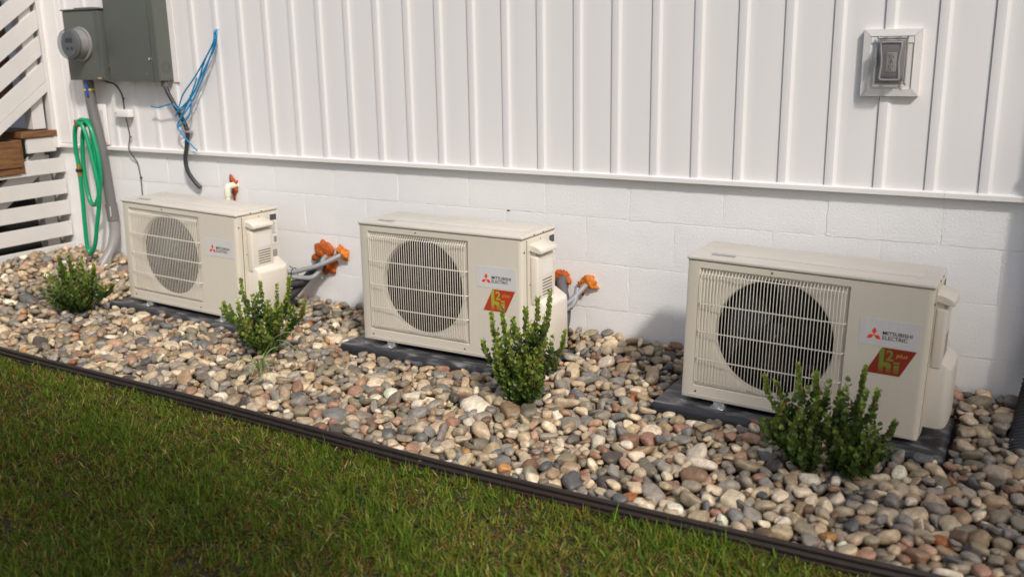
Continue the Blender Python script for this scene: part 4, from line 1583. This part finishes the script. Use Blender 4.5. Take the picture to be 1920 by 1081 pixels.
def pipe(name, pts, r, material, label, cat='pipe', n=6):
    P = smooth_path(pts, n)
    o0 = Vector(pts[-1])
    o = rel(MB().tube(P, r, 14), o0).build(name, material)
    o.location = o0
    tag(o, label, cat, PIPE_GROUP)
    return o


pipe('grey_conduit', [(2.192, 0.002, 0.322), (2.186, -0.040, 0.312), (2.120, -0.110, 0.274), (2.045, -0.150, 0.250), (1.995, -0.165, 0.236), (1.955, -0.190, 0.240)], 0.0125, 'pvc_light',
     'light grey conduit from the small amber foam plug to the heat pump without sticker', 'conduit')
pipe('grey_conduit', [(2.090, 0.002, 0.300), (2.088, -0.045, 0.290), (2.090, -0.090, 0.235), (2.072, -0.125, 0.206), (2.020, -0.150, 0.205), (1.955, -0.190, 0.215)], 0.0125, 'pvc_light',
     'light grey conduit bending out of the large orange foam patch', 'conduit')
pipe('insulated_pipe', [(2.065, 0.002, 0.270), (2.035, -0.050, 0.235), (2.000, -0.100, 0.180), (1.965, -0.150, 0.120), (1.930, -0.205, 0.090)], 0.023, 'insulation_dark',
     'dark foam covered pipe running low from the large orange foam patch', 'pipe')
pipe('insulated_pipe', [(2.050, 0.002, 0.285), (2.045, -0.090, 0.225), (2.020, -0.130, 0.185), (1.985, -0.165, 0.172), (1.945, -0.200, 0.175)], 0.019, 'insulation_dark',
     'dark foam covered pipe right under the two grey conduits', 'pipe')
tie = MB().tube([(1.9905 + 0.010 * math.cos(a) * 0.4, -0.165 + 0.020 * math.cos(a), 0.223 + 0.032 * math.sin(a)) for a in np.linspace(0, 2 * math.pi, 20)], 0.0022, 6)
tie.tube([(1.992, -0.178, 0.252), (1.985, -0.190, 0.272)], 0.0018, 5)
o = rel(tie, Vector((1.99, -0.165, 0.223))).build('cable_tie', 'black')
o.location = (1.99, -0.165, 0.223)
tag(o, 'black cable tie around the two grey conduits by the large orange foam', 'cable tie')

# pipes of the second unit
pipe('grey_conduit', [(3.582, 0.002, 0.318), (3.576, -0.035, 0.305), (3.548, -0.085, 0.262), (3.520, -0.115, 0.238), (3.490, -0.135, 0.244), (3.455, -0.165, 0.250), (3.425, -0.195, 0.252)], 0.0125, 'pvc_light',
     'light grey conduit from the amber foam plug to the middle heat pump', 'conduit')
pipe('grey_conduit', [(3.552, -0.055, 0.300), (3.556, -0.090, 0.250), (3.540, -0.112, 0.222), (3.505, -0.130, 0.214), (3.460, -0.160, 0.216), (3.425, -0.195, 0.220)], 0.0115, 'pvc_light',
     'lower light grey conduit tied against the conduit at the middle heat pump', 'conduit')
pipe('insulated_pipe', [(3.462, 0.002, 0.322), (3.470, -0.050, 0.315), (3.500, -0.085, 0.270), (3.512, -0.090, 0.200), (3.506, -0.100, 0.130), (3.480, -0.140, 0.080), (3.440, -0.195, 0.085)], 0.023, 'insulation',
     'thick grey foam covered pipe looping down beside the middle heat pump', 'pipe')
pipe('insulated_pipe', [(3.425, 0.002, 0.315), (3.430, -0.050, 0.290), (3.450, -0.085, 0.240), (3.455, -0.105, 0.180), (3.440, -0.150, 0.140), (3.415, -0.195, 0.130)], 0.020, 'insulation_dark',
     'dark foam covered pipe close behind the middle heat pump', 'pipe')
tie = MB().tube([(3.530 + 0.012 * math.cos(a), -0.112 + 0.016 * math.cos(a), 0.232 + 0.028 * math.sin(a)) for a in np.linspace(0, 2 * math.pi, 20)], 0.0020, 6)
tie.tube([(3.545, -0.118, 0.222), (3.562, -0.122, 0.224)], 0.0020, 5)
o = rel(tie, Vector((3.53, -0.112, 0.232))).build('cable_tie', 'black')
o.location = (3.53, -0.112, 0.232)
tag(o, 'black cable tie on the grey conduits at the middle heat pump', 'cable tie')

# ------------------------------------------------------------------ wall socket
so = tag(empty('wall_socket', (4.777, -0.021, 1.256)), 'weatherproof wall socket under a smoked cover on a white mounting block', 'wall socket')
b0 = Vector((4.777, -0.021, 1.256))
X0, X1, Z0, Z1 = 4.679, 4.875, 1.140, 1.372
IX0, IX1, IZ0, IZ1 = 4.704, 4.850, 1.166, 1.348
yo, yi, yb = -0.0335, -0.0375, -0.0115
# four mitred frame boards
frames = [((X0, Z0), (X1, Z0), (IX1, IZ0), (IX0, IZ0)), ((X1, Z0), (X1, Z1), (IX1, IZ1), (IX1, IZ0)), ((X1, Z1), (X0, Z1), (IX0, IZ1), (IX1, IZ1)), ((X0, Z1), (X0, Z0), (IX0, IZ0), (IX0, IZ1))]
for a, b, c, d in frames:
    m_ = 0.0006
    cxm = (a[0] + b[0] + c[0] + d[0]) / 4
    czm = (a[1] + b[1] + c[1] + d[1]) / 4
    q = [(cxm + (p[0] - cxm) * 0.994, czm + (p[1] - czm) * 0.994) for p in (a, b, c, d)]
    vs = [(q[0][0], yo, q[0][1]), (q[1][0], yo, q[1][1]), (q[2][0], yi, q[2][1]), (q[3][0], yi, q[3][1]),
          (q[0][0], yb, q[0][1]), (q[1][0], yb, q[1][1]), (q[2][0], yb, q[2][1]), (q[3][0], yb, q[3][1])]
    fs = [(0, 1, 2, 3), (0, 4, 5, 1), (1, 5, 6, 2), (2, 6, 7, 3), (3, 7, 4, 0), (4, 7, 6, 5)]
    rel(MB().add(vs, fs), b0).build('frame_board', 'mount', so)
rel(MB().box(IX0 - 0.001, IX1 + 0.001, -0.0325, -0.012, IZ0 - 0.001, IZ1 + 0.001), b0).build('back_plate', 'mount', so)
rel(MB().bbox(IX0 + 0.001, IX1 - 0.001, -0.0355, -0.0328, IZ1 - 0.024, IZ1 - 0.001, 0.0008, 1), b0).build('top_filler', 'trim', so)
# socket body
rel(MB().bbox(4.738, 4.822, -0.046, -0.0326, 1.196, 1.334, 0.004, 2), b0).build('base', 'cover_grey', so)
rec = rel(MB().bbox(4.763, 4.797, -0.0505, -0.0455, 1.226, 1.292, 0.002, 2), b0).build('receptacle', 'receptacle', so)
for zz in (1.276, 1.243):
    for xx in (4.7735, 4.7865):
        rel(MB().box(xx - 0.0011, xx + 0.0011, -0.0512, -0.0500, zz - 0.004, zz + 0.005), b0).build('slot', 'black', rec)
    rel(MB().lathe([(0.0, -0.0006), (0.0028, -0.0006), (0.0028, 0.0005)], (4.780, -0.0506, zz - 0.0105), 'y', 10), b0).build('slot', 'black', rec)
for zz in (1.2605, 1.2575):
    rel(MB().box(4.774, 4.786, -0.0511, -0.0500, zz - 0.0008, zz + 0.0008), b0).build('button', 'seam', rec)
# smoked bubble cover: shell with bowed front and rim
cov = MB()
nx_, nz_ = 12, 16
cx0, cx1, cz0, cz1 = 4.735, 4.826, 1.190, 1.338
vs, fs = [], []
for j in range(nz_ + 1):
    for i in range(nx_ + 1):
        u, w = i / nx_ * 2 - 1, j / nz_ * 2 - 1
        e = (1 - abs(u) ** 8) * (1 - abs(w) ** 8)
        vs.append(((cx0 + cx1) / 2 + u * (cx1 - cx0) / 2 * (1 - 0.03 * w * w), -0.046 - 0.036 * e ** 0.5, (cz0 + cz1) / 2 + w * (cz1 - cz0) / 2))
for j in range(nz_):
    for i in range(nx_):
        p = j * (nx_ + 1) + i
        fs.append((p, p + 1, p + nx_ + 2, p + nx_ + 1))
cv = rel(cov.add(vs, fs, True), b0).build('cover', 'smoke', so, sharp=False)
ringp = [(4.748, 1.205), (4.752, 1.262), (4.746, 1.318), (4.755, 1.326), (4.806, 1.326), (4.815, 1.318), (4.809, 1.262), (4.813, 1.205), (4.805, 1.199), (4.756, 1.199), (4.748, 1.205)]
rel(MB().tube(smooth_path([(x, -0.0815, z) for x, z in ringp], 5), 0.0040, 8), b0).build('cover_rib', 'cover_grey', cv)
rel(MB().tube(smooth_path([(x, -0.047, z) for x, z in ((4.733, 1.192), (4.733, 1.336), (4.737, 1.340), (4.824, 1.340), (4.828, 1.336), (4.828, 1.192), (4.824, 1.188), (4.737, 1.188), (4.733, 1.192))], 5), 0.0032, 8), b0).build('cover_rim', 'cover_grey', cv)
for xx in (4.757, 4.802):
    rel(MB().bbox(xx - 0.008, xx + 0.008, -0.056, -0.042, 1.337, 1.346, 0.002, 1), b0).build('hinge', 'cover_grey', cv)
rel(MB().bbox(4.729, 4.735, -0.074, -0.048, 1.246, 1.278, 0.002, 1), b0).build('latch', 'cover_grey', cv)

# ------------------------------------------------------------------ downspout and drain hose at the right end
dsp = tag(empty('downspout', (5.37, -0.06, 0.2)), 'white downspout on the wall past the socket', 'downspout')
b0 = Vector((5.37, -0.06, 0.2))
rel(MB().bbox(5.328, 5.410, -0.105, -0.0225, 0.27, 3.3, 0.006, 2), b0).build('pipe', 'trim', dsp)
for zz in (0.95, 2.3):
    rel(MB().bbox(5.320, 5.418, -0.108, -0.0215, zz, zz + 0.03, 0.002, 1), b0).build('strap', 'trim', dsp)
dh = tag(empty('drain_hose', (5.36, -0.2, 0.1)), 'black ribbed drain hose running out from the wall into the gravel', 'drain hose')
b0 = Vector((5.36, -0.2, 0.1))
cpath = smooth_path([(5.368, -0.065, 0.33), (5.366, -0.075, 0.24), (5.358, -0.125, 0.16), (5.348, -0.21, 0.095), (5.340, -0.32, 0.045), (5.335, -0.45, 0.005)], 14)
rr_, pts_ = [], []
tot = [0.0]
for a, b in zip(cpath[:-1], cpath[1:]):
    tot.append(tot[-1] + (b - a).length)
Ltot = tot[-1]
ns = int(Ltot / 0.0045)
for k in range(ns + 1):
    s = Ltot * k / ns
    i = min(max(np.searchsorted(tot, s) - 1, 0), len(cpath) - 2)
    t = (s - tot[i]) / max(tot[i + 1] - tot[i], 1e-9)
    pts_.append(cpath[i].lerp(cpath[i + 1], t))
    rr_.append(0.053 + 0.0042 * math.cos(2 * math.pi * s / 0.018))
rel(MB().tube(pts_, rr_, 24), b0).build('ribbed_tube', 'black_rubber', dh)

# ------------------------------------------------------------------ unseen trees, added to darken the near lawn and the right end
def added_shade_tree(loc, label, seed, shift, sx, sy, sz, zc, nl, leaves, rad0):
    tr = tag(empty('added_shade_tree', loc), label, 'tree')
    r = random.Random(seed)
    tmb = MB()
    trunk = smooth_path([(0, 0, -0.2), (0.03, 0.02, zc * 0.3), (-0.05, 0.05, zc * 0.62), (shift[0] * 0.4, shift[1] * 0.4, zc)], 6)
    tmb.tube(trunk, [0.13 - 0.08 * i / (len(trunk) - 1) for i in range(len(trunk))], 10)
    nodes = []
    for k in range(nl):
        a = k * 2.4
        rad = math.sqrt((k + 0.5) / nl)
        e = Vector((shift[0] + rad * sx * math.cos(a), shift[1] + rad * sy * math.sin(a), zc + r.uniform(-1, 1) * sz))
        st = trunk[int(r.uniform(0.5, 0.95) * (len(trunk) - 1))]
        lb = smooth_path([st, st.lerp(e, 0.5) + Vector((0, 0, 0.15)), e], 5)
        tmb.tube(lb, [0.035 - 0.026 * i / (len(lb) - 1) for i in range(len(lb))], 6)
        cr = rad0 * r.uniform(0.8, 1.25)
        for q in range(leaves):
            d = Vector((r.gauss(0, 1), r.gauss(0, 1), r.gauss(0, 0.8))).normalized()
            p = e + d * cr * r.random() ** 0.45
            dd = Vector((r.gauss(0, 1), r.gauss(0, 1), r.gauss(-0.3, 0.6))).normalized()
            nodes.append((p, dd, dd.orthogonal().normalized(), r.uniform(0.055, 0.095), (0.05 * r.uniform(.7, 1.3), 0.09, 0.02)))
    tmb.build('trunk', 'bark', tr)
    Vv, Ff, Cv = leaf_cloud(nodes)
    o = bpy.data.objects.new('crown', color_mesh('crown', Vv, Ff, Cv, 'leaf'))
    o.parent = tr
    COL.objects.link(o)


added_shade_tree((6.15, -5.80, -0.05), 'unseen leafy tree behind the camera, added to shade the near grass', 31, (-0.35, 0.05), 1.7, 0.75, 0.40, 4.2, 17, 1500, 0.50)
added_shade_tree((11.25, -4.85, -0.05), 'unseen taller tree, added to shade the right end of the wall and gravel', 37, (0.0, 0.2), 1.35, 1.2, 1.1, 5.4, 18, 800, 0.55)
